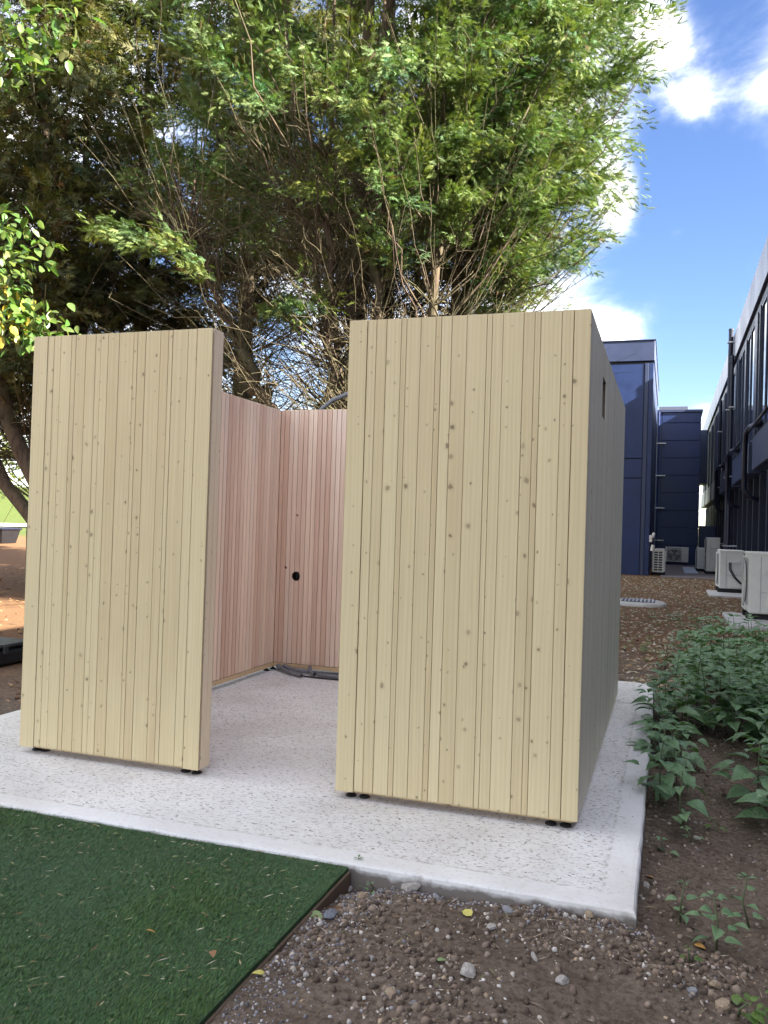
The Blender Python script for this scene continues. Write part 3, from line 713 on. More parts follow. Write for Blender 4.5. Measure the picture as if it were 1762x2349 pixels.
# ------------------------------------------------------------------ alley floor, air conditioners
tag(MB().bbox(.15, 2.6, 25.4, 37.1, -.16, -.075, .01).build('paved_apron', M['paving']), kind='structure')
def ac_unit(name, loc, rz, w, h, d, label, side=-1, louvre_side=True, cable=False):
    """front faces -Y in local space, origin at base centre"""
    e = empty(name, loc, rz); tag(e, label, 'air conditioner', 'air conditioner outdoor units')
    kw = dict(parent=e, world=False); z0 = .10
    MB().bbox(-w / 2, w / 2, -d / 2, d / 2, z0, z0 + h, .018).build('casing', M['white_ac'], **kw)
    lid = MB().bbox(-w / 2 - .006, w / 2 + .006, -d / 2 - .006, d / 2 + .006, z0 + h - .05, z0 + h + .006, .012).build('lid', M['white_ac'], **kw)
    for s in (-1, 1):
        MB().bbox(s * w * .34 - .04, s * w * .34 + .04, -d / 2 - .03, d / 2 + .03, 0.0, z0 - .002, .006).build('foot_rail', M['black_rubber'], **kw)
    # fan grille
    n = 2 if h > 1.15 else 1
    r = min(w * .36, h / n * .42)
    for k in range(n):
        cx = -w * .12; cz = z0 + h * (k + .5) / n; y = -d / 2
        shade_disc = MB(); shade_disc.tube([(cx, y - .02, cz), (cx, y - .004, cz)], r, 32)  # raised dark disc in place of the shaded hollow behind the guard
        gb = MB().bbox(cx - r - .035, cx + r + .035, y - .012, y - .001, cz - min(r + .035, h / n / 2 - .01), cz + min(r + .035, h / n / 2 - .01), .004).build('fan_panel', M['ac_grille'], **kw)
        shade_disc.build('fan_shade_disc', M['ac_dark'], gb, False, False)
        fb = MB()
        for b in range(3):
            a0 = b * 2.094
            P = [(cx + math.cos(a0 + t) * q, y - .022 - .004 * i, cz + math.sin(a0 + t) * q) for i, (t, q) in enumerate(((0, .12 * r), (.1, .92 * r), (.75, .88 * r), (.7, .2 * r)))]
            fb.add(P, [(0, 1, 2, 3)])
        fb.build('fan_blade', M['ac_grille'], gb, False, False)
        gr = MB()
        for q in np.linspace(.15, 1.0, 8):
            ring = [(cx + math.cos(t) * r * q, y - .036, cz + math.sin(t) * r * q) for t in np.linspace(0, 2 * math.pi, 33)]
            gr.tube(ring, .004, 4, False)
        for t in np.arange(0, 2 * math.pi, math.pi / 4):
            gr.tube([(cx + math.cos(t) * .05, y - .036, cz + math.sin(t) * .05), (cx + math.cos(t) * r, y - .036, cz + math.sin(t) * r)], .004, 4, False)
        gr.build('fan_guard', M['white_ac'], gb, False, False)
    # moulded front surround stands proud of the casing
    MB().bbox(-w / 2 + .005, w / 2 - .28 * w, -d / 2 - .035, -d / 2 - .0125, z0 + .03, z0 + .055, .004).bbox(-w / 2 + .005, w / 2 - .28 * w, -d / 2 - .035, -d / 2 - .0125, z0 + h - .10, z0 + h - .075, .004) \
        .bbox(-w / 2 + .005, -w / 2 + .03, -d / 2 - .035, -d / 2 - .0125, z0 + .056, z0 + h - .101, .004).build('front_surround', M['white_ac'], **kw)
    sx = side * w / 2
    def sb(t0, t1, *r): return MB().bbox(min(sx + side * t0, sx + side * t1), max(sx + side * t0, sx + side * t1), *r, .003)
    if louvre_side:
        for i in range(8):
            for j in range(2):
                yy = -d * .34 + j * d * .36; zz = z0 + h * .08 + i * h * .105
                sb(-.01, .003, yy, yy + d * .30, zz, zz + h * .07).build('louvre', M['ac_dark'], **kw)
    else:
        sb(.001, .03, -d * .05, d * .42, z0 + h * .04, z0 + h * .30).build('valve_cover', M['white_ac'], **kw)
        sb(.001, .03, -d * .12, d * .36, z0 + h * .68, z0 + h * .735).build('handle', M['white_ac'], **kw)
        sb(.0005, .004, -d * .22, -d * .205, z0 + .02, z0 + h - .06).build('seam', M['ac_grille'], **kw)
        sb(.0005, .004, -d * .20, d * .48, z0 + h * .345, z0 + h * .352).build('seam', M['ac_grille'], **kw)
    if cable:
        for q in (0, .035):
            MB().tube([(sx + side * .02, -d * .10 + q, z0 + h * .69), (sx + side * .04, -d * .09 + q, z0 + h * .5), (sx + side * .05, d * .1 + q, z0 + h * .3), (sx + side * .05, d * .35 + q, z0 + h * .15), (sx - side * .05, d * .62 + q, z0 + h * .1)], .012, 8).build('cable', M['black_pvc'], **kw)
    return e
def pad(name, x0, x1, y0, y1, z1, label):
    o = MB().bbox(x0, x1, y0, y1, -.2, z1, .012).build(name, M['pad']); tag(o, label, 'concrete pad'); return o
pad('concrete_pad', 1.33, 2.5, 10.3, 12.6, -.03, 'white concrete pad under the nearest large outdoor unit')
pad('concrete_pad', 1.32, 2.45, 17.2, 19.1, -.05, 'white concrete pad under the outdoor unit with black cables')
ac_unit('air_conditioner', (1.98, 11.9, -.03), R(-90), 1.0, 1.02, .62, 'largest pale outdoor unit, cut by the right edge', 1, False)
ac_unit('air_conditioner', (1.86, 18.9, -.05), R(-90), 1.0, .94, .56, 'pale outdoor unit with black cables on its end', 1, False, True)
ac_unit('air_conditioner', (1.93, 29.3, -.075), R(-90), 1.0, 1.22, .46, 'tall narrow pale outdoor unit beside the far blue wall', 1, False)
ac_unit('air_conditioner', (1.62, 31.2, -.075), R(-90), .9, .80, .34, 'thin outdoor unit half hidden behind the tall one', 1, False)
ac_unit('air_conditioner', (.06, 26.95, -.09), R(90), 1.0, .80, .40, 'outdoor unit with slotted end grille at the foot of the blue tower', -1, True)
ac_unit('air_conditioner', (.76, 36.2, -.02), 0, .98, .66, .34, 'outdoor unit with round fan facing the viewer at the alley end', 1, True)
o = MB().bbox(.95, 1.42, 28.4, 33.6, -.07, -.03, .006).build('flat_board', M['pale_board']); tag(o, 'pale blue flat board lying on the paving between the units', 'board')
o = MB().box(TXR + .0, TXR + .10, 25.80, 25.95, 1.05, 1.28).tube([(TXR + .12, 25.9, 1.2), (TXR + .16, 25.9, 1.36)], .05, 8).tube([(TXR + .1, 25.9, .75), (TXR + .14, 25.9, .95)], .06, 8).build('pipe_lagging', M['white_ac']); tag(o, 'torn white pipe lagging at the corner of the blue tower', 'pipe lagging')
# oval drain in the ground
dr = empty('drain_cover', (-.15, 13.9, -.08)); tag(dr, 'low pale concrete drain surround with metal grid behind the slab', 'drain')
ring = [(.52 * math.cos(t), .62 * math.sin(t)) for t in np.linspace(0, 2 * math.pi, 29)[:-1]]
v = [(x, y, -.06) for x, y in ring] + [(x, y, .03) for x, y in ring] + [(x * .9, y * .9, .06) for x, y in ring]
MB().add(v, [(k * 28 + i, k * 28 + (i + 1) % 28, (k + 1) * 28 + (i + 1) % 28, (k + 1) * 28 + i) for k in range(2) for i in range(28)] + [tuple(range(56, 84))]).build('surround', M['pad'], dr, True, False)
MB().box(-.36, .30, -.34, .34, .061, .066).build('grid_shade', M['ac_dark'], dr, False, False)  # dark plate under the bars, painted shade instead of an opening
for i in range(9): MB().bbox(-.36 + i * .075, -.33 + i * .075, -.34, .34, .067, .085, .003).build('bar', M['steel'], dr, False, False)
# black tool case at the left
tcx = empty('tool_case', (-6.12, 3.1, -.09)); tag(tcx, 'black plastic tool case lying on the ground at the left edge', 'case')
MB().bbox(-6.62, -5.70, 2.75, 3.3, -.09, .07, .03).build('body', M['plastic_black'], tcx)
MB().bbox(-6.62, -5.70, 2.75, 3.3, .074, .115, .018).build('lid', M['plastic_black'], tcx)
MB().tube([(-6.3, 2.75, .05), (-6.3, 2.69, .05), (-6.0, 2.69, .05), (-6.0, 2.75, .05)], .016, 8).build('handle', M['plastic_black'], tcx)
for y in (2.85, 3.15): MB().bbox(-5.705, -5.68, y, y + .06, .03, .11, .006).build('latch', M['ac_dark'], tcx)
bn = empty('storage_box', (-22.6, 20.6, -.1)); bz = float(gh(-22.6, 20.6)) + .1; tag(bn, 'small dark box with a grey lid far off on the left', 'box')
MB().add([(-23.1, 20.3, -.1), (-22.3, 20.3, -.1), (-22.3, 21, -.1), (-23.1, 21, -.1), (-23.2, 20.2, .38), (-22.2, 20.2, .38), (-22.2, 21.1, .38), (-23.2, 21.1, .38)],
         [(0, 3, 2, 1), (4, 5, 6, 7), (0, 1, 5, 4), (1, 2, 6, 5), (2, 3, 7, 6), (3, 0, 4, 7)]).build('body', M['plastic_black'], bn)
MB().bbox(-23.25, -22.15, 20.15, 21.15, .385, .46, .02).build('lid', M['navy_dark'], bn)
bn.location.z += bz
tcx.location += Vector((.12, -.38, 0))
# pale path across the far left
v = []
for off in (0, 3.2):
    for x in (-50, -40, -32, -22, -10): y = (41 + off + .75 * x) / .65; v.append((x, y, float(gh(x, y)) + .06))
tag(MB().add(v, [(i, i + 1, i + 6, i + 5) for i in range(4)]).build('path', M['pad']), kind='structure')

# ------------------------------------------------------------------ trees
def frond_template(seed, pairs=5, bw=.13, spread=50, ln=.46):
    """flat, scaly, serrated spray along +X, length 1, roughly flat in XY"""
    rg = np.random.default_rng(seed); V = []; F = []
    def blade(p, d, L, w):
        n = np.array((-d[1], d[0], 0)); b = len(V)
        V.extend([p - n * w / 2, p + n * w / 2, p + d * L + np.array((0, 0, rg.normal(0, .03)))]); F.append((b, b + 1, b + 2))
    for i in range(pairs):
        t = (i + .3) / pairs; x = .05 + .85 * t
        for s in (-1, 1):
            a = rg.normal(R(spread), .16) * s; L = (ln * (1 - t) ** .7 + .14) * rg.uniform(.7, 1.2)
            blade(np.array((x, 0, -.12 * x * x)), np.array((math.cos(a), math.sin(a), rg.normal(-.15, .15))), L, bw * (1.1 - .3 * t))
    blade(np.array((0, 0, 0.)), np.array((1, 0, -.12)), .9, .09); blade(np.array((.6, 0, -.05)), np.array((1, 0, -.25)), .5, .12)
    return np.array(V), np.array(F)
FR = [frond_template(s, 6, .070, 38, .44) for s in range(6)]
FRC = [frond_template(s, 4, .12, 45) for s in range(20, 24)]
def rot_frames(d, roll):
    """(n,3) directions -> rotation matrices whose x axis is d"""
    d = d / np.linalg.norm(d, axis=1)[:, None]
    up = np.tile((0, 0, 1.0), (len(d), 1)); y = np.cross(up, d); ln = np.linalg.norm(y, axis=1); bad = ln < 1e-4; y[bad] = (0, 1, 0); ln[bad] = 1
    y /= ln[:, None]; z = np.cross(d, y)
    c, s = np.cos(roll)[:, None], np.sin(roll)[:, None]
    return np.stack([d, y * c + z * s, -y * s + z * c], 2)
def scatter(templ, pos, d, roll, scale, tint, rg):
    Vs, Fs, Ts, base = [], [], [], 0
    Rm = rot_frames(d, roll); which = rg.integers(0, len(templ), len(pos))
    for k, (tv, tf) in enumerate(templ):
        m = which == k; n = m.sum()
        if not n: continue
        V = np.einsum('nij,vj->nvi', Rm[m], tv) * scale[m][:, None, None] + pos[m][:, None, :]
        Vs.append(V.reshape(-1, 3)); Fs.append((tf[None] + (np.arange(n) * len(tv))[:, None, None]).reshape(-1, 3) + base)
        Ts.append(np.repeat(tint[m], len(tv), 0)); base += n * len(tv)
    return np.concatenate(Vs), np.concatenate(Fs), np.concatenate(Ts)
def boughs(B, D, Lb, rg, per=54, fl=(.075, .16), brown=.02, gcol=(.116, .176, .062), T=None):
    """plumes: base points B, directions D, lengths Lb -> fronds"""
    n = len(B); D = D / np.linalg.norm(D, axis=1)[:, None]
    t = np.tile((np.arange(per) + .5) / per, (n, 1)) + rg.normal(0, .02, (n, per)); side = np.tile(np.where(np.arange(per) % 2, 1, -1), (n, 1))
    perp = np.cross(D, (0, 0, 1.0)); perp /= np.linalg.norm(perp, axis=1)[:, None]
    upv = np.cross(perp, D)
    droop = rg.uniform(-.15, .28, n); sw = rg.normal(0, .15, n)
    ctr = B[:, None] + D[:, None] * (t * Lb[:, None])[..., None] + np.array((0, 0, -1.0)) * (droop[:, None] * Lb[:, None] * t ** 2)[..., None] + perp[:, None] * (sw[:, None] * Lb[:, None] * t ** 2)[..., None]
    wd = np.sin(np.clip(t, 0, 1) * math.pi * .8 + .45) * .30 * Lb[:, None] * rg.uniform(.2, 1.0, (n, per))
    ctr = ctr + perp[:, None] * (side * wd * .45)[..., None] + upv[:, None] * rg.normal(0, .07, (n, per))[..., None] * Lb[:, None, None]
    ang = rg.normal(R(50), .38, (n, per)) * side * (1 - .6 * t)
    fd = D[:, None] * np.cos(ang)[..., None] + perp[:, None] * np.sin(ang)[..., None] + np.array((0, 0, -1.0)) * (rg.normal(.14, .36, (n, per)) + droop[:, None] * t * 1.3)[..., None]
    sc = rg.uniform(*fl, (n, per)) * (1.1 - .35 * t)
    bt = rg.uniform(.72, 1.25, (n, 1)) * rg.uniform(.85, 1.15, (n, per)); hue = rg.normal(0, .18, (n, 1)) + rg.normal(0, .08, (n, per)) + .25 * t
    col = np.stack([gcol[0] * bt * (1 + hue * .9), gcol[1] * bt * (1 + hue * .3), gcol[2] * bt * (1 - hue * .4), np.ones((n, per))], -1)
    dead = (rg.random((n, per)) < brown * (1.5 - t)) ; col[dead] = np.array((.15, .085, .042, 1)) * np.r_[rg.uniform(.7, 1.2), 1, 1, 1]
    return scatter(T or FR, ctr.reshape(-1, 3), fd.reshape(-1, 3), rg.normal(0, .8, n * per), sc.ravel(), col.reshape(-1, 4), rg)
def plumes(B, D, L, rg, nb=6, **kw):
    """clumps of boughs fanned about a common direction"""
    n = len(B); D = D / np.linalg.norm(D, axis=1)[:, None]; perp = np.cross(D, (0, 0, 1.0)); perp /= np.linalg.norm(perp, axis=1)[:, None]; upv = np.cross(perp, D)
    a = np.tile(np.linspace(-.6, .6, nb), (n, 1)) + rg.normal(0, .12, (n, nb)); e = rg.normal(0, .16, (n, nb))
    d2 = D[:, None] * np.cos(a)[..., None] + perp[:, None] * np.sin(a)[..., None] + upv[:, None] * e[..., None]
    L2 = L[:, None] * rg.uniform(.55, 1.0, (n, nb)) * (1 - .3 * np.abs(a))
    B2 = B[:, None] + D[:, None] * (rg.uniform(-.1, .45, (n, nb)) * L[:, None])[..., None] + perp[:, None] * rg.normal(0, .06, (n, nb))[..., None] + upv[:, None] * rg.normal(0, .08, (n, nb))[..., None]
    return boughs(B2.reshape(-1, 3), d2.reshape(-1, 3), L2.ravel(), rg, **kw)
def tubes_np(paths, rads, n=5):
    """many tubes with the same number of points: paths (m,k,3), rads (m,k)"""
    m, k, _ = paths.shape
    T = np.gradient(paths, axis=1); T /= np.linalg.norm(T, axis=2)[..., None] + 1e-9
    ref = np.where(np.abs(T[..., 2:3]) > .9, np.array((1.0, 0, 0)), np.array((0, 0, 1.0))); A = np.cross(T, ref); A /= np.linalg.norm(A, axis=2)[..., None] + 1e-9; C = np.cross(T, A)
    th = np.arange(n) * 2 * math.pi / n
    V = paths[:, :, None] + rads[:, :, None, None] * (A[:, :, None] * np.cos(th)[None, None, :, None] + C[:, :, None] * np.sin(th)[None, None, :, None])
    i, j, q = np.meshgrid(np.arange(m), np.arange(k - 1), np.arange(n), indexing='ij')
    a = (i * k + j) * n + q; b = (i * k + j) * n + (q + 1) % n
    return V.reshape(-1, 3), np.stack([a, b, b + n, a + n], -1).reshape(-1, 4)
def bez(a, b, c, k):
    t = np.linspace(0, 1, k)[None, :, None]; return (1 - t) ** 2 * a[:, None] + 2 * t * (1 - t) * b[:, None] + t ** 2 * c[:, None]
def jitter_paths(P, amp, rg):
    k = P.shape[1]; w = np.sin(np.linspace(0, math.pi, k))[None, :, None]
    return P + rg.normal(0, 1, P.shape) * amp[:, None, None] * w
def crown_mesh(name, parts, tree, mat='foliage'):
    Vs, Fs, Ts, b = [], [], [], 0
    for V, F, T in parts: Vs.append(V); Fs.append(F + b); Ts.append(T); b += len(V)
    o = link_mesh(name, np_mesh(name, np.concatenate(Vs), np.concatenate(Fs), np.concatenate(Ts)), M[mat], tree); o['kind'] = 'stuff'
    return o

# --- the large cypress behind the cubicle
rg = np.random.default_rng(77)
TC = np.array((-3.7, 7.7)); tree = empty('cypress_tree', (TC[0], TC[1], -.1))
tag(tree, 'huge many-stemmed green cypress spreading over the cubicle, its right side sunlit', 'tree', 'conifers behind the cubicle')
def renv(z, az):
    zz = [2.2, 3.2, 4.0, 5.0, 6.2, 7.6, 9.2, 11, 12.5, 13.6, 14.2]
    rr = [.9, 1.7, 2.3, 2.85, 3.4, 3.75, 3.75, 3.1, 2.0, 1.0, .1]
    r = np.interp(z, zz, rr)
    return r * (1 - .075 * np.cos(az) + .09 * np.sin(3 * az + 1.1) + .07 * np.sin(5 * az + z * 1.3) + .06 * np.sin(9 * az - z * 2.1))
# stems
ST = []
stem_az = np.array([0.15, .75, 1.5, 2.35, 3.0, 3.7, 4.4, 4.95, 5.5, 5.95, 2.0, 4.0]); stem_sp = np.array([1.9, 1.6, 1.5, 1.6, 2.0, 2.1, 1.3, 1.1, 1.7, 1.5, .3, .4])
stem_h = np.array([9, 9.5, 11, 11, 10, 9, 9, 9.5, 9, 10, 13.2, 12.8])
for k in range(12):
    a = np.array((TC[0] + .32 * math.cos(stem_az[k]), TC[1] + .32 * math.sin(stem_az[k]), -.2))
    c = np.array((TC[0] + stem_sp[k] * math.cos(stem_az[k]), TC[1] + stem_sp[k] * math.sin(stem_az[k]), stem_h[k]))
    b = np.array((TC[0] + stem_sp[k] * 1.05 * math.cos(stem_az[k]), TC[1] + stem_sp[k] * 1.05 * math.sin(stem_az[k]), stem_h[k] * .33))
    ST.append(bez(a[None], b[None], c[None], 26)[0])
ST[5] = bez(AY(655, 960, 6.9)[None] - np.array((0, 0, .5)), AY(590, 850, 6.7)[None], AY(430, 560, 6.4)[None], 26)[0]
ST[4] = bez(np.array((-3.95, 7.6, -.2))[None], AY(800, 830, 7.2)[None], AY(690, 480, 6.8)[None], 26)[0]
ST = jitter_paths(np.array(ST), np.full(12, .05), rg)
rad0 = .78 * np.array([.13, .12, .12, .11, .15, .15, .13, .14, .13, .12, .26, .22])
Vt, Ft = tubes_np(ST, rad0[:, None] * np.linspace(1.15, .12, 26)[None], 12)
for k in range(12):
    V, F = tubes_np(ST[k:k + 1], (rad0[k] * np.linspace(1.2, .12, 26))[None], 12)
    link_mesh('trunk' if k >= 10 else 'stem', np_mesh('stem', V, F, smooth=True), M['bark'], tree)
def branches(z, az, frac, rg):
    """outer end points on the envelope, joined to the nearest stem lower down"""
    r = renv(z, az) * frac; E = np.stack([TC[0] + r * np.cos(az), TC[1] + r * np.sin(az), z], 1)
    zs = np.clip(z - (.55 + .5 * rg.random(len(z))) * r * .9 - .2, 1.2, None)
    S = np.zeros_like(E)
    for i in range(len(z)):
        j = np.argmin(np.abs(ST[:, :, 2] - zs[i]), axis=1); pts = ST[np.arange(12), j]
        d = np.linalg.norm(pts[:, :2] - E[i, :2], axis=1) + rg.random(12) * 1.2; S[i] = pts[np.argmin(d)]
    return S, E
NB = 600
z = 3.6 + 9.9 * rg.random(NB) ** 1.25; az = np.where(rg.random(NB) < .38, rg.normal(-.45, .75, NB), rg.uniform(0, 2 * math.pi, NB)); fr = 1 - .42 * rg.random(NB) ** 1.3
# nothing below the canopy's skirt; higher skirt towards the viewer's right and front
skirt = 5.45 - .65 * np.cos(az) + .2 * np.cos(az + 1.57) + .6 * np.clip(np.sin(az), 0, 1) + rg.normal(0, .25, NB)
ok = z > skirt; z, az, fr = z[ok], az[ok], fr[ok]
S, E = branches(z, az, fr, rg)
out_ = np.stack([np.cos(az), np.sin(az), np.zeros(len(az))], 1)
D = out_ * 1.0 + np.array((0, 0, 1.0)) * rg.normal(.25, .33, len(z))[:, None] + rg.normal(0, .28, (len(z), 3))
Lb = rg.uniform(.8, 1.45, len(z))
B_ = E - D / np.linalg.norm(D, axis=1)[:, None] * (Lb * .8)[:, None]
far_ = (z > 9.3) | ((np.sin(az) > .35) & (np.cos(az) < .75))
parts = [plumes(B_[~far_], D[~far_], Lb[~far_], rg, 6), plumes(B_[far_], D[far_], Lb[far_], rg, 5, per=20, fl=(.18, .32), T=FRC)]
# a few low, strongly lit plumes hanging in front
low = np.array([AY(620, 720, 6.2), AY(690, 700, 6.0), AY(440, 610, 4.7), AY(330, 560, 4.7), AY(220, 505, 4.8), AY(900, 420, 5.4), AY(1240, 620, 7.0), AY(1150, 600, 7.2), AY(700, 690, 6.3), AY(420, 370, 6.3), AY(480, 390, 6.2), AY(1300, 560, 7.5), AY(1180, 690, 7.3)])
lowD = np.array([(.8, -.3, -.15), (.9, -.1, .1), (-.8, -.2, .35), (-.9, -.2, .35), (-.9, -.2, .4), (.5, -.8, .1), (.9, .1, .25), (.6, -.6, .2), (.2, -.9, .3), (-.6, -.6, .3), (.8, -.5, .2), (.9, 0, .1), (.8, -.3, .15)])
parts.append(plumes(low - .5 * lowD, lowD, np.full(len(low), 1.05), rg, 4))
crown_mesh('crown', parts, tree)
# live branches + dense dead twigs inside
mid = S * .45 + E * .55 + np.array((0, 0, -.25)) + out_ * .15
sel_ = rg.random(len(z)) < .55; S, mid, E, D = S[sel_], mid[sel_], E[sel_], D[sel_]
Pb = jitter_paths(bez(S, mid, E + D * .0, 9), np.full(len(S), .06), rg)
V1, F1 = tubes_np(Pb, rg.uniform(.007, .020, len(S))[:, None] * np.linspace(1, .25, 9)[None], 5)
link_mesh('branches', np_mesh('branches', V1, F1), M['bark'], tree)['kind'] = 'stuff'
ND = 2300
zd = rg.uniform(1.8, 6.6, ND); azd = rg.uniform(0, 2 * math.pi, ND)
k = rg.integers(0, 12, ND); j = np.argmin(np.abs(ST[k, :, 2] - zd[:, None]), axis=1); S2 = ST[k, j]
Ld = rg.uniform(.6, 2.4, ND); dd = np.stack([np.cos(azd), np.sin(azd), rg.normal(.85, .45, ND)], 1); dd /= np.linalg.norm(dd, axis=1)[:, None]
E2 = S2 + dd * Ld[:, None]; m2 = S2 + dd * (Ld * .5)[:, None] + np.array((0, 0, -1)) * (Ld * .12)[:, None]
Pd = jitter_paths(bez(S2, m2, E2, 7), np.full(ND, .03), rg)
V2, F2 = tubes_np(Pd, rg.uniform(.006, .014, ND)[:, None] * np.linspace(1, .25, 7)[None], 4)
# side twigs
NT = 4000
q = rg.integers(0, ND, NT); jj = rg.integers(2, 7, NT); S3 = Pd[q, jj]; d3 = dd[q] + rg.normal(0, .6, (NT, 3)); d3 /= np.linalg.norm(d3, axis=1)[:, None]
L3 = rg.uniform(.15, .6, NT); P3 = jitter_paths(bez(S3, S3 + d3 * (L3 * .5)[:, None], S3 + d3 * L3[:, None] + np.array((0, 0, .04)), 4), np.full(NT, .02), rg)
V3, F3 = tubes_np(P3, np.full((NT, 1), .0042) * np.linspace(1, .5, 4)[None], 3)
link_mesh('dead_twigs', np_mesh('dead_twigs', np.concatenate([V2, V3]), np.concatenate([F2, F3 + len(V2)])), M['twig'], tree)['kind'] = 'stuff'

# --- row of conifers behind and to the left
def conifer(x, y, h, rmax, seed, label, nb=105, lean=(0, 0), zlow=3.3, per=13, tr=.2, stems=1, nd=700):
    rg = np.random.default_rng(seed); t = empty('cypress_tree', (x, y, -.1)); tag(t, label, 'tree', 'conifers behind the cubicle')
    paths = []
    for k in range(stems):
        a = np.array((x + .18 * k, y, -.2)); lx, ly = lean[0] * (1 + .5 * k), lean[1] * (1 - .4 * k)
        P = bez(a[None], np.array((x + lx * .75, y + ly * .75, h * .35))[None], np.array((x + lx, y + ly, h))[None], 18); P = jitter_paths(P, np.full(1, .05), rg); paths.append(P[0])
        V, F = tubes_np(P, (tr * (1 - .25 * k) * np.linspace(1.2, .12, 18))[None], 10); link_mesh('trunk', np_mesh('trunk', V, F, smooth=True), M['bark'], t)
    PT = np.array(paths)
    z = zlow + (h - zlow) * rg.random(nb) ** 1.2; az = rg.uniform(0, 2 * math.pi, nb)
    r = rmax * np.interp(z / h, (0, .3, .45, .7, 1), (.5, .9, 1, .8, .05)) * (1 - .55 * rg.random(nb))
    pk = rg.integers(0, stems, nb)
    def at_z(zq, k): 
        j = np.argmin(np.abs(PT[k, :, 2] - zq[:, None]), axis=1); return PT[k, j]
    C = at_z(z, pk); o_ = np.stack([np.cos(az), np.sin(az), np.zeros(nb)], 1)
    E = C + o_ * r[:, None]; E[:, 2] = z
    D = o_ + np.array((0, 0, 1.0)) * rg.normal(.2, .3, nb)[:, None]; Lb = rg.uniform(.8, 1.6, nb)
    crown_mesh('crown', [plumes(E - o_ * (Lb * .7)[:, None], D, Lb, rg, 5, per=per, fl=(.17, .34), brown=.07, T=FRC, gcol=(.085, .10, .038))], t)
    S = at_z(np.clip(z - r * .7, 1.0, None), pk); P = jitter_paths(bez(S, (S + E) / 2 + np.array((0, 0, -.3)), E, 7), np.full(nb, .04), rg)
    V1, F1 = tubes_np(P, rg.uniform(.012, .026, nb)[:, None] * np.linspace(1, .3, 7)[None], 4)
    zd = rg.uniform(2.2, h * .6, nd); a2 = rg.uniform(0, 2 * math.pi, nd); kk = rg.integers(0, stems, nd); S2 = at_z(zd, kk)
    d2 = np.stack([np.cos(a2), np.sin(a2), rg.normal(.1, .3, nd)], 1); L2 = rg.uniform(.6, 2.4, nd); 
    P2 = jitter_paths(bez(S2, S2 + d2 * (L2 * .5)[:, None] + np.array((0, 0, .1)), S2 + d2 * L2[:, None] + np.array((0, 0, -.1)), 6), np.full(nd, .05), rg)
    V2, F2 = tubes_np(P2, rg.uniform(.006, .014, nd)[:, None] * np.linspace(1, .3, 6)[None], 3)
    n3 = nd * 12 // 7; q = rg.integers(0, nd, n3); S3 = P2[q, rg.integers(2, 6, n3)]; d3 = d2[q] + rg.normal(0, .6, (n3, 3)); L3 = rg.uniform(.2, .7, n3)
    P3 = bez(S3, S3 + d3 * (L3 * .5)[:, None], S3 + d3 * L3[:, None], 3); V3, F3 = tubes_np(P3, np.full((n3, 3), .005), 3)
    link_mesh('branches', np_mesh('branches', np.concatenate([V1, V2, V3]), np.concatenate([F1, F2 + len(V1), F3 + len(V1) + len(V2)])), M['twig'], t)['kind'] = 'stuff'
conifer(-8.0, 11.2, 14, 3.0, 21, 'dark upright conifer trunk directly left of the big cypress', lean=(.2, 0), zlow=6.3, nd=330)
conifer(-10.4, 11.6, 14, 3.0, 22, 'shaded conifer in the row, third from the big cypress', lean=(-.3, 0), zlow=4.6, nb=160)
conifer(-9.2, 13.8, 15, 2.8, 23, 'slender dark conifer set back between its neighbours', lean=(.1, .2), tr=.11, zlow=7.0, nd=330)
conifer(-6.9, 13.6, 14, 2.8, 24, 'conifer seen through the stems of the big cypress', lean=(0, .2), tr=.12, zlow=7.0, nd=330)
conifer(-12.6, 12.5, 14, 3.2, 25, 'leftmost dark conifer at the far left edge', lean=(-.4, 0), nb=160)
conifer(-9.0, 8.3, 11, 3.2, 26, 'leaning double-stemmed conifer whose dark limbs bend left beside the left wall', lean=(-4.4, .3), stems=2, nb=120, tr=.17, zlow=4.6, nd=90)
conifer(-11.4, 9.6, 13, 3.0, 28, 'dark conifer filling the gap left of the shaded row', lean=(-.2, 0), tr=.18, nb=160)
conifer(-14.5, 10.5, 13, 3.2, 29, 'conifer cut by the left edge of the frame', lean=(0, 0), tr=.18, nb=140)
conifer(-4.3, 13.5, 13, 2.6, 27, 'conifer behind the big cypress, seen through its twigs', lean=(.3, 0), tr=.12, nb=110, zlow=7.5, nd=330)

# --- broadleaf tree reaching in from the left
def leaf_template(seed):
    rg = np.random.default_rng(seed); xs = (0, .2, .5, .8, 1.0); ws = (.0, .2, .27, .15, .0); V = []; F = []
    for i, (x, w) in enumerate(zip(xs, ws)):
        zc = -.18 * x * x; V += [(x, 0, zc), (x, w, zc + w * .3), (x, -w, zc + w * .3)]
    for i in range(4):
        a = i * 3; b = a + 3
        F += [(a, b, b + 1), (a, b + 1, a + 1), (a, b + 2, b), (a, a + 2, b + 2)]
    return np.array(V), np.array(F)
LF = [leaf_template(1)]
rg = np.random.default_rng(5)
bt = empty('broadleaf_tree', (-6.7, 2.6, -.1)); tag(bt, 'broad-leaved tree reaching sunlit branches in from the left edge', 'tree')
tips = [AY(30, 40, 2.2), AY(110, 80, 2.4), AY(150, 30, 2.3), AY(60, 120, 2.1), AY(10, 130, 2.0), AY(40, 510, 2.5), AY(90, 560, 2.4), AY(20, 590, 2.3), AY(50, 700, 2.6), AY(100, 740, 2.5), AY(20, 740, 2.4), AY(130, 760, 2.7), AY(40, 660, 2.6)]
tips += [np.array((-6.7 + 1.9 * math.cos(a) * f, 2.6 + 1.9 * math.sin(a) * f, zz)) for a, f, zz in zip(rg.uniform(2.3, 4.0, 60), rg.uniform(.3, 1, 60), rg.uniform(3.2, 7.2, 60))]
tips = np.array(tips); nt_ = len(tips)
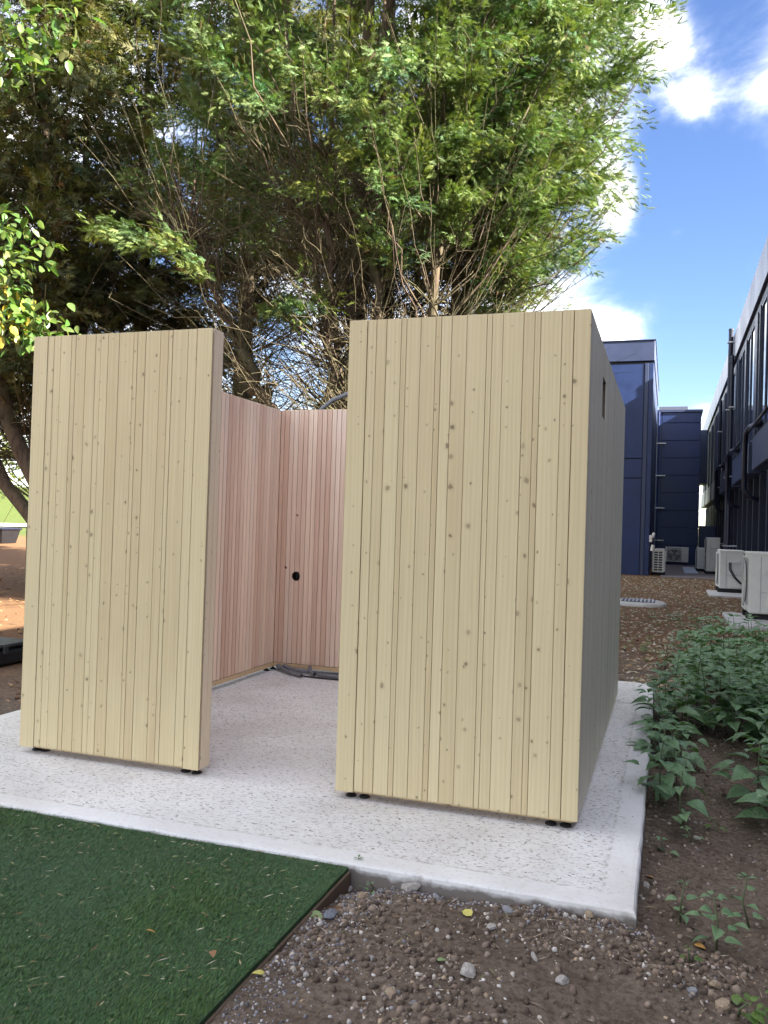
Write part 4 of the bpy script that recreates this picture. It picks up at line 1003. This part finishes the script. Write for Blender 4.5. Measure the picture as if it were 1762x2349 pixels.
TRK = bez(np.array([(-6.7, 2.6, -.2)]), np.array([(-6.8, 2.6, 3)]), np.array([(-6.6, 2.6, 6.8)]), 14)
V, F = tubes_np(TRK, np.linspace(.13, .03, 14)[None], 10); link_mesh('trunk', np_mesh('trunk', V, F, smooth=True), M['bark'], bt)
S = TRK[0][np.argmin(np.abs(TRK[0][:, 2][None] - (tips[:, 2] - .8)[:, None]), axis=1)]
P = jitter_paths(bez(S, S * .4 + tips * .6 + np.array((0, 0, .35)), tips, 9), np.full(nt_, .04), rg)
V1, F1 = tubes_np(P, np.full((nt_, 1), .016) * np.linspace(1, .25, 9)[None], 5); link_mesh('branches', np_mesh('branches', V1, F1), M['twig'], bt)['kind'] = 'stuff'
nl = 46; tw_ = np.repeat(np.arange(nt_), nl); tt = rg.random(len(tw_)) ** .6
ax = tips - P[:, 5]; pos = tips[tw_] - ax[tw_] * ((1 - tt) * .6)[:, None] + rg.normal(0, .11, (len(tw_), 3))
dd = rg.normal(0, .6, (len(tw_), 3)) + ax[tw_] * .8 + np.array((0, 0, -.55))
col = np.stack([rg.uniform(.075, .13, len(tw_)), rg.uniform(.13, .19, len(tw_)), rg.uniform(.025, .055, len(tw_)), np.ones(len(tw_))], 1)
yel = (np.isin(tw_, (8, 10, 12))) & (rg.random(len(tw_)) < .25); col[yel, :3] = (.42, .33, .05)
crown_mesh('leaves', [scatter(LF, pos, dd, rg.normal(0, .7, len(tw_)), rg.uniform(.08, .15, len(tw_)), col, rg)], bt, 'leaf')

# --- far shrubs
def shrub(x, y, r, h, seed, label, col=(.13, .17, .03), n=1500, ls=.35):
    rg = np.random.default_rng(seed); g0 = float(gh(x, y)); e = empty('shrub', (x, y, g0)); tag(e, label, 'shrub', 'far sunlit shrubs')
    k = 26; cc = np.stack([rg.normal(0, .45 * r, k), rg.normal(0, .45 * r, k), h * rg.uniform(.15, .85, k)], 1); cr = r * rg.uniform(.25, .5, k)
    q = rg.integers(0, k, n); d = rg.normal(0, 1, (n, 3)); d /= np.linalg.norm(d, axis=1)[:, None]
    pos = cc[q] + d * cr[q][:, None] * rg.uniform(.75, 1.05, (n, 1)); pos[:, 2] = np.maximum(pos[:, 2], .05); pos += np.array((x, y, g0))
    c = np.array(col) * rg.uniform(.6, 1.35, (n, 1)) * rg.uniform(.8, 1.2, k)[q][:, None]
    crown_mesh('crown', [scatter(LF, pos, d + rg.normal(0, .6, (n, 3)), rg.normal(0, 1, n), rg.uniform(.6, 1.3, n) * ls, np.c_[c, np.ones(n)], rg)], e, 'leaf')
    MB().tube([(x, y, g0 - .3), (x + .1, y, g0 + h * .4), (x, y + .1, g0 + h * .7)], [.12, .08, .03], 6).build('stem', M['twig'], e)
for i, (x, y, r, h) in enumerate(((-44, 38, 4, 5), (-50, 46, 5, 6.5), (-38, 44, 4, 5), (-34, 50, 4.5, 6), (-27, 52, 4, 5), (-22, 50, 4.2, 5.5), (-17, 52, 4, 5), (-12, 55, 4.2, 6), (-56, 38, 5, 7), (-64, 44, 6, 8), (-7, 58, 4, 5.5))):
    shrub(x, y, r, h, 100 + i, ['rounded', 'taller', 'low', 'broad', 'small', 'bushy', 'thin', 'full', 'large', 'largest', 'last'][i] + ' yellow-green sunlit shrub beyond the far path', (.15 + .01 * (i % 3), .19 - .01 * (i % 2), .035))

# ------------------------------------------------------------------ weeds beside the slab
def weed_leaf(seed, wide=.36, teeth=True):
    xs = np.linspace(0, 1, 8); V = []; F = []
    for i, x in enumerate(xs):
        w = wide * math.sin(math.pi * x ** .62) * (1 - .15 * x) + (.0 if i in (0, 7) else (.022 if (i % 2 and teeth) else 0)); zc = .10 * math.sin(x * 2.2) - .30 * x * x
        V += [(x, 0, zc), (x, w * .5, zc + w * .28), (x, w, zc + w * .22), (x, -w * .5, zc + w * .28), (x, -w, zc + w * .22)]
    for i in range(7):
        a = i * 5; b = a + 5
        F += [(a, b, b + 1, a + 1), (a + 1, b + 1, b + 2, a + 2), (a, a + 3, b + 3, b), (a + 3, a + 4, b + 4, b + 3)]
    me = bpy.data.meshes.new('leaf'); me.from_pydata(V, [], F); me.update(); me.polygons.foreach_set('use_smooth', [True] * len(F)); return me
def weed_mat(name, a, b_):
    m, nt, b = newmat(name); oi = nn(nt, 'ShaderNodeObjectInfo'); tcx = nn(nt, 'ShaderNodeTexCoord')
    sx = nn(nt, 'ShaderNodeSeparateXYZ'); nt.links.new(tcx.outputs['Object'], sx.inputs[0])
    c = mixc(nt, oi.outputs['Random'], a, b_)
    c = mixc(nt, ramp(nt, noise(nt, tcx.outputs['Object'], 5, 4), ((.35, 0), (.7, .45))), c, tuple(x * .6 for x in a))
    vein = math_(nt, 'SINE', math_(nt, 'ADD', math_(nt, 'MULTIPLY', sx.outputs[0], 46), math_(nt, 'MULTIPLY', math_(nt, 'ABSOLUTE', sx.outputs[1]), -52)))
    mid = ramp(nt, math_(nt, 'ABSOLUTE', sx.outputs[1]), ((.0, .6), (.035, 0)))
    c = mixc(nt, mid, c, (.14, .20, .09))
    nt.links.new(c, b.inputs['Base Color']); b.inputs['Roughness'].default_value = .36; b.inputs['Specular IOR Level'].default_value = .55
    bp = nn(nt, 'ShaderNodeBump'); bp.inputs['Strength'].default_value = .35; bp.inputs['Distance'].default_value = .006; nt.links.new(vein, bp.inputs['Height']); nt.links.new(bp.outputs[0], b.inputs['Normal'])
    tr = nn(nt, 'ShaderNodeBsdfTranslucent'); nt.links.new(mixc(nt, 1.0, c, (1.2, 1.4, .5), 'MULTIPLY'), tr.inputs[0]); mx = nn(nt, 'ShaderNodeMixShader'); mx.inputs[0].default_value = .2
    nt.links.new(b.outputs[0], mx.inputs[1]); nt.links.new(tr.outputs[0], mx.inputs[2]); nt.links.new(mx.outputs[0], nt.nodes['Material Output'].inputs[0])
    return m
M['weed'] = weed_mat('weed_leaf', (.14, .26, .12), (.20, .33, .15)); M['weed_bright'] = weed_mat('weed_leaf_bright', (.10, .19, .03), (.15, .24, .04))
M['weed_stem'] = simple('weed_stem', (.09, .11, .05), .6)
WL = [weed_leaf(1), weed_leaf(2, .30), weed_leaf(3, .42, False)]
for m_ in WL: m_.materials.append(M['weed'])
WB = [weed_leaf(4), weed_leaf(5, .26, False)]
for m_ in WB: m_.materials.append(M['weed_bright'])
def weed(x, y, h, pairs, ls, seed, label, group='weeds beside the slab', bright=False, lean=(0, 0), spread=1.0):
    rs = random.Random(seed); z0 = float(gh(x, y)); e = empty('weed', (x, y, z0)); tag(e, label, 'weed', group)
    top = Vector((lean[0] + rs.uniform(-.05, .05), lean[1] + rs.uniform(-.05, .05), h)); mid = top * .5 + Vector((rs.uniform(-.03, .03), rs.uniform(-.03, .03), 0))
    MB().tube([(0, 0, -.03), tuple(mid), tuple(top)], [.005, .004, .0025], 5).build('stem', M['weed_stem'], e, True, False)
    a0 = rs.uniform(0, 6.28)
    def leaf(p, az, pitch, s):
        o = bpy.data.objects.new('leaf', rs.choice(WB if bright else WL)); COL.objects.link(o); o.parent = e; o.location = p
        o.rotation_euler = (rs.uniform(-.35, .35), -pitch, az); o.scale = (s, s * rs.uniform(.85, 1.15), s)
    for k in range(pairs):
        t = .18 + .80 * (k / max(1, pairs - 1)) if pairs > 1 else .9
        p = mid * (t * 2) if t < .5 else mid.lerp(top, t * 2 - 1)
        s = ls * (1 - .55 * max(0, t - .45) / .55) * rs.uniform(.8, 1.15)
        for q in range(2 if k < pairs - 1 else 4):
            az = a0 + k * 1.57 + q * (math.pi if k < pairs - 1 else math.pi / 2) + rs.uniform(-.35, .35)
            st = .35 * s * spread
            leaf(p + Vector((math.cos(az), math.sin(az), .3)) * st, az, rs.uniform(-.35, .25) + .35 * t, s)
        for _ in range(rs.randint(0, 2) if k < pairs - 1 else 0):
            az = rs.uniform(0, 6.28); leaf(p + Vector((math.cos(az), math.sin(az), .5)) * ls * .8, az, rs.uniform(-.3, .3), s * .7)
rw_ = random.Random(12)
def patch(n, x0, x1, y0, y1, hr, label, group, seed, cond=lambda x, y: True, ls=(.14, .20), pr=(5, 8)):
    k = 0; t = 0
    pts = []
    while k < n and t < 4000:
        t += 1; x = rw_.uniform(x0, x1); y = rw_.uniform(y0, y1)
        if not cond(x, y) or any((x - a) ** 2 + (y - b) ** 2 < .13 ** 2 for a, b in pts): continue
        pts.append((x, y)); weed(x, y, rw_.uniform(*hr), rw_.randint(*pr), rw_.uniform(*ls), seed + k, label, group); k += 1
patch(85, .38, 2.1, 2.3, 6.2, (.34, .60), 'broad-leaved green weed in the dense bed behind the bare strip of soil', 'weeds in the dense bed', 300, lambda x, y: x < .62 + (y - 1.4) * .55 and x > .37 + .04 * (y - 2))
patch(20, .78, 1.5, .75, 2.6, (.26, .46), 'broad-leaved green weed in the near right clump at the frame edge', 'weeds in the near right clump', 400, lambda x, y: x > .78 + (y - .7) * .13)
patch(14, .31, .52, .5, 3.4, (.22, .42), 'green weed leaning over the right edge of the slab', 'weeds along the slab edge', 500, ls=(.10, .16), pr=(4, 6))
patch(22, .1, 1.9, 5.6, 11.5, (.12, .26), 'low weed in the thin growth between the bed and the drain', 'thin weeds behind the bed', 600, ls=(.07, .10), pr=(3, 4))
weed(.39, 5.9, .22, 3, .09, 701, 'bright yellow-green seedling clump behind the slab corner', bright=True)
weed(.15, 6.6, .20, 3, .09, 702, 'bright yellow-green seedling nearest the cubicle back corner', bright=True)
weed(.56, -.66, .19, 4, .075, 710, 'small toothed nettle seedling right of the slab corner, tallest of three')
weed(.44, -.50, .15, 3, .065, 711, 'small toothed nettle seedling closest to the slab corner')
weed(.70, -.42, .19, 4, .065, 712, 'small toothed nettle seedling furthest from the slab corner')
weed(.47, -.86, .06, 2, .035, 713, 'tiny pale seedling below the nettles', bright=True)
weed(.60, -1.10, .06, 2, .06, 714, 'seedling with lobed green leaves at the bottom edge of the frame', bright=True)
weed(.70, -1.06, .07, 3, .05, 715, 'bright seedling in the bottom right corner', bright=True)
weed(.40, .18, .06, 2, .05, 716, 'small flat weed between the slab edge and bare soil')
weed(.50, .42, .07, 2, .045, 717, 'small weed at the foot of the slab-edge weeds')
weed(.62, .62, .05, 2, .045, 718, 'grassy bright tuft on the bare strip of soil', bright=True)
weed(-.79, -.70, .10, 3, .035, 719, 'thin-stemmed weed growing at the turf corner')
weed(-.73, -.80, .06, 2, .040, 720, 'low weed beside the orange stone near the turf corner')

# ------------------------------------------------------------------ stones
def rock_mesh(seed, sub=2, rough=.22):
    bm = bmesh.new(); bmesh.ops.create_icosphere(bm, subdivisions=sub, radius=1.0); rg = np.random.default_rng(seed)
    pl = rg.normal(0, 1, (9, 3)); pl /= np.linalg.norm(pl, axis=1)[:, None]; off = rg.uniform(.55, .9, 9)
    for v in bm.verts:
        p = np.array(v.co)
        for nrm, d in zip(pl, off):
            k = p @ nrm
            if k > d: p = p - nrm * (k - d)
        p = p * (1 + rg.normal(0, rough * .12)); v.co = p
    me = bpy.data.meshes.new('stone'); bm.to_mesh(me); bm.free(); return me
def stone_mat(name, a, b_):
    m, nt, b = newmat(name); tcx = nn(nt, 'ShaderNodeTexCoord'); n = noise(nt, tcx.outputs['Object'], 2.5, 6, .65)
    nt.links.new(mixc(nt, ramp(nt, n, ((.35, 0), (.65, 1))), a, b_), b.inputs['Base Color']); b.inputs['Roughness'].default_value = .85
    bp = nn(nt, 'ShaderNodeBump'); bp.inputs['Strength'].default_value = .6; bp.inputs['Distance'].default_value = .1; nt.links.new(noise(nt, tcx.outputs['Object'], 6, 5, .6), bp.inputs['Height']); nt.links.new(bp.outputs[0], b.inputs['Normal'])
    return m
SM = {'white': stone_mat('flint_white', (.62, .58, .52), (.38, .34, .30)), 'grey': stone_mat('grey_stone', (.26, .27, .29), (.38, .38, .38)), 'tan': stone_mat('tan_stone', (.50, .40, .28), (.34, .24, .15)), 'orange': stone_mat('brick_stone', (.24, .11, .05), (.15, .075, .04)), 'blue': stone_mat('slate', (.17, .19, .23), (.25, .27, .30))}
ST_ = [(945, 2052, .050, .045, .032, 'white', 'large pale broken stone near the slab front edge'), (797, 2035, .030, .022, .016, 'white', 'pale stone tucked beside the turf edging'),
       (758, 2137, .050, .028, .020, 'blue', 'blue-grey flat stone beside the turf edging'), (772, 2105, .055, .028, .012, 'orange', 'rust brown clod beside the turf edging'),
       (832, 2068, .030, .020, .018, 'tan', 'orange and white stone by the turf corner weed'), (1070, 2275, .040, .028, .022, 'white', 'large white stone at the bottom centre'),
       (1290, 2283, .030, .022, .016, 'white', 'white angular stone at the bottom, right of the large one'), (895, 2325, .020, .018, .012, 'tan', 'round tan pebble at the bottom edge'),
       (1280, 2070, .030, .020, .016, 'tan', 'cream stone against the slab front edge'), (1304, 2070, .012, .012, .010, 'grey', 'round grey pebble next to the cream stone'),
       (1350, 2132, .026, .018, .014, 'tan', 'tan stone among dry leaves below the slab corner'), (1125, 2165, .020, .026, .012, 'white', 'white chipped stone in the open soil'),
       (1316, 2137, .013, .012, .010, 'white', 'bright white pebble below the slab corner'), (1584, 2285, .024, .018, .012, 'grey', 'grey white stone at lower right'),
       (1640, 2270, .022, .022, .018, 'tan', 'brown stone at lower right beside the grey one'), (1483, 2025, .016, .030, .014, 'white', 'pale stone wedged against the slab side'),
       (1658, 2310, .026, .024, .02, 'tan', 'cream stone at the lower right edge above the seedling'), (1600, 1912, .022, .014, .012, 'white', 'white stone on the bare soil right of the slab'),
       (700, 2285, .014, .012, .01, 'white', 'white pebble in the grey gravel by the turf'), (532, 2298, .022, .016, .010, 'white', 'white chip at the bottom beside the turf'),
       (502, 2328, .022, .012, .010, 'white', 'lowest white chip beside the turf'), (790, 2160, .022, .012, .01, 'white', 'long white chip below the blue-grey stone'),
       (1000, 2075, .016, .03, .012, 'grey', 'grey broken stone right of the large pale one'), (1165, 2115, .016, .03, .014, 'grey', 'stack of grey stone chips in the soil'), (1225, 2230, .024, .009, .01, 'white', 'curved white shard in the open soil')]
rs = random.Random(3)
for i, (px, py, a, b, c, k, lab) in enumerate(ST_):
    q = G(px, py, -.085); z = float(gh(q[0], q[1])); me = rock_mesh(40 + i, 3 if a > .03 else 2); me.materials.append(SM[k])
    o = bpy.data.objects.new('stone', me); COL.objects.link(o); o.location = (q[0], q[1], z + c * .35); o.scale = (a, b, c); o.rotation_euler = (rs.uniform(-.3, .3), rs.uniform(-.3, .3), rs.uniform(0, 6)); tag(o, lab, 'stone', 'loose stones on the soil')
# gravel: uncountable small chips, and soil crumbs
rg = np.random.default_rng(91)
def pebble_t(seed):
    bm = bmesh.new(); bmesh.ops.create_icosphere(bm, subdivisions=1, radius=1.0); r = np.random.default_rng(seed)
    V = np.array([v.co[:] for v in bm.verts]) * r.uniform(.65, 1.2, (len(bm.verts), 1)) * r.uniform(.6, 1.1, 3); F = np.array([[v.index for v in f.verts] for f in bm.faces]); bm.free(); return V, F
PB = [pebble_t(s) for s in range(6)]
def gravel(name, n, size, pal, label, region, sink=.05, flat=.7):
    x, y = region(n); z = gh(x, y); s = size(len(x))
    ok = ~((x > SX0) & (x < SX1 + .005) & (y > SY0 - .005) & (y < SY1)) & ~((x < -.81) & (y < SY0)); x, y, z, s = x[ok], y[ok], z[ok], s[ok]; m = len(x)
    az = rg.uniform(0, 6.28, m); d = np.stack([np.cos(az), np.sin(az), rg.normal(0, .3, m)], 1)
    V, F, T = scatter(PB, np.stack([x, y, z + s * sink], 1), d, rg.normal(0, .4, m), s, cols(pal, m, rg, .3), rg)
    tag(link_mesh(name, np_mesh(name, V, F, T), M['stone']), label, 'gravel', kind='stuff')
def reg_front(n):
    x = rg.uniform(-.82, 1.25, n * 2); y = -.74 - rg.random(n * 2) * 1.25
    k = fbm(x * 3, y * 3, 3, 31) + rg.normal(0, .12, n * 2) > 0; return x[k], y[k]
def reg_edge(n):      # grey gravel strip along the turf and slab edge
    a = rg.random(n) < .6; t = rg.random(n); x = np.where(a, -.81 + np.abs(rg.normal(0, .11, n)), -.8 + 1.15 * t); y = np.where(a, -.75 - 1.3 * t, -.74 - np.abs(rg.normal(0, .06, n))); return x, y
def reg_right(n):
    x = .29 + rg.random(n) ** 1.3 * 1.2; y = rg.uniform(-1.2, 3.0, n); return x, y
def reg_back(n):
    x = rg.uniform(-1.2, 2.2, n); y = 4.1 + rg.random(n) ** 1.4 * 21; return x, y
pw = lambda lo, hi, p: (lambda n: lo + (hi - lo) * rg.random(n) ** p)
gravel('pale_gravel', 2300, pw(.0025, .013, 3.6), [(.45, .40, .34), (.56, .52, .47), (.30, .26, .22), (.36, .27, .18), (.24, .23, .23), (.20, .15, .11)], 'small pale stone chips scattered on the soil before the slab', reg_front)
gravel('grey_gravel', 1800, pw(.0025, .009, 2.2), [(.20, .19, .20), (.28, .27, .28), (.13, .12, .12), (.40, .38, .36)], 'fine grey gravel along the turf and slab edges', reg_edge)
gravel('side_gravel', 1500, pw(.0025, .012, 3), [(.36, .32, .27), (.22, .20, .19), (.14, .12, .11), (.28, .21, .15)], 'stone chips on the soil beside the slab', reg_right)
gravel('soil_crumbs', 4600, pw(.003, .019, 2.6), [(.12, .088, .064), (.165, .122, .09), (.09, .066, .048), (.21, .16, .12)], 'dark crumbly clods of bare soil', lambda n: (lambda a, b: (np.r_[a[0], b[0]], np.r_[a[1], b[1]]))(reg_front(n * 2 // 3), reg_right(n // 3)), .1)
# dry leaves and twigs on the ground behind and beside the slab
def litter(name, n, region, ln, wd, pal, label):
    x, y = region(n); ok = ~((x > SX0) & (x < SX1) & (y > SY0) & (y < SY1)) & ~((x < -.81) & (y < SY0)); x, y = x[ok], y[ok]; m = len(x)
    slivers(name, np.stack([x, y, gh(x, y) + .006], 1), rg.uniform(*ln, m), rg.uniform(*wd, m), rg.uniform(0, 6.28, m), rg.normal(0, .25, m), cols(pal, m, rg, .3), M['litter'], label, 'litter')
litter('fallen_leaves', 8000, reg_back, (.03, .11), (.012, .05), [(.24, .17, .10), (.36, .30, .20), (.16, .10, .06), (.30, .20, .11), (.14, .15, .06), (.42, .38, .30)], 'dry brown leaves and stalks covering the ground behind the slab')
litter('dry_twigs', 700, lambda n: (lambda a, b: (np.r_[a[0], b[0]], np.r_[a[1], b[1]]))(reg_front(n // 2), reg_right(n // 2)), (.012, .06), (.002, .007), [(.30, .24, .17), (.16, .10, .06), (.38, .33, .25), (.20, .20, .10)], 'thin dry twigs and straw on the bare soil')
litter('needle_litter', 3500, lambda n: (rg.uniform(-16, -3.9, n), rg.uniform(.5, 16, n)), (.04, .16), (.01, .04), [(.30, .16, .07), (.20, .10, .05), (.38, .24, .11), (.12, .07, .04)], 'orange brown needle litter under the conifers at the left')
def dead_leaf(px, py, s, col, label, z=None, n=None):
    q = G(px, py, -.085 if z is None else z); zz = float(gh(q[0], q[1])) + .008 if z is None else z
    me = weed_leaf(9, .3); mm = bpy.data.materials.get('leaf_' + col) or simple('leaf_' + col, {'orange': (.42, .22, .06), 'green': (.16, .22, .09), 'yellow': (.45, .40, .10), 'brown': (.22, .11, .05)}[col], .6)
    me.materials.append(mm); o = bpy.data.objects.new('fallen_leaf', me); COL.objects.link(o); o.location = (q[0], q[1], zz); o.scale = (s, s, s * .6); o.rotation_euler = (rs.uniform(-.3, .3), rs.uniform(-.2, .3), rs.uniform(0, 6)); tag(o, label, 'leaf', 'single fallen leaves')
dead_leaf(335, 2133, .035, 'orange', 'single orange leaf lying on the turf', .012); dead_leaf(488, 2180, .04, 'brown', 'curled brown leaf on the turf nearer the soil', .012)
dead_leaf(710, 2130, .07, 'green', 'pale green pointed leaf beside the turf edging'); dead_leaf(605, 2283, .04, 'yellow', 'yellow-green leaf standing in the gravel by the turf')
dead_leaf(1080, 2140, .06, 'yellow', 'yellowed leaf in the middle of the soil'); dead_leaf(1000, 2250, .035, 'green', 'grey-green leaf in the soil near the bottom')
dead_leaf(1593, 2155, .045, 'orange', 'orange star-like dead leaf below the nettles'); dead_leaf(1500, 2005, .045, 'orange', 'tan leaf stuck against the slab side')
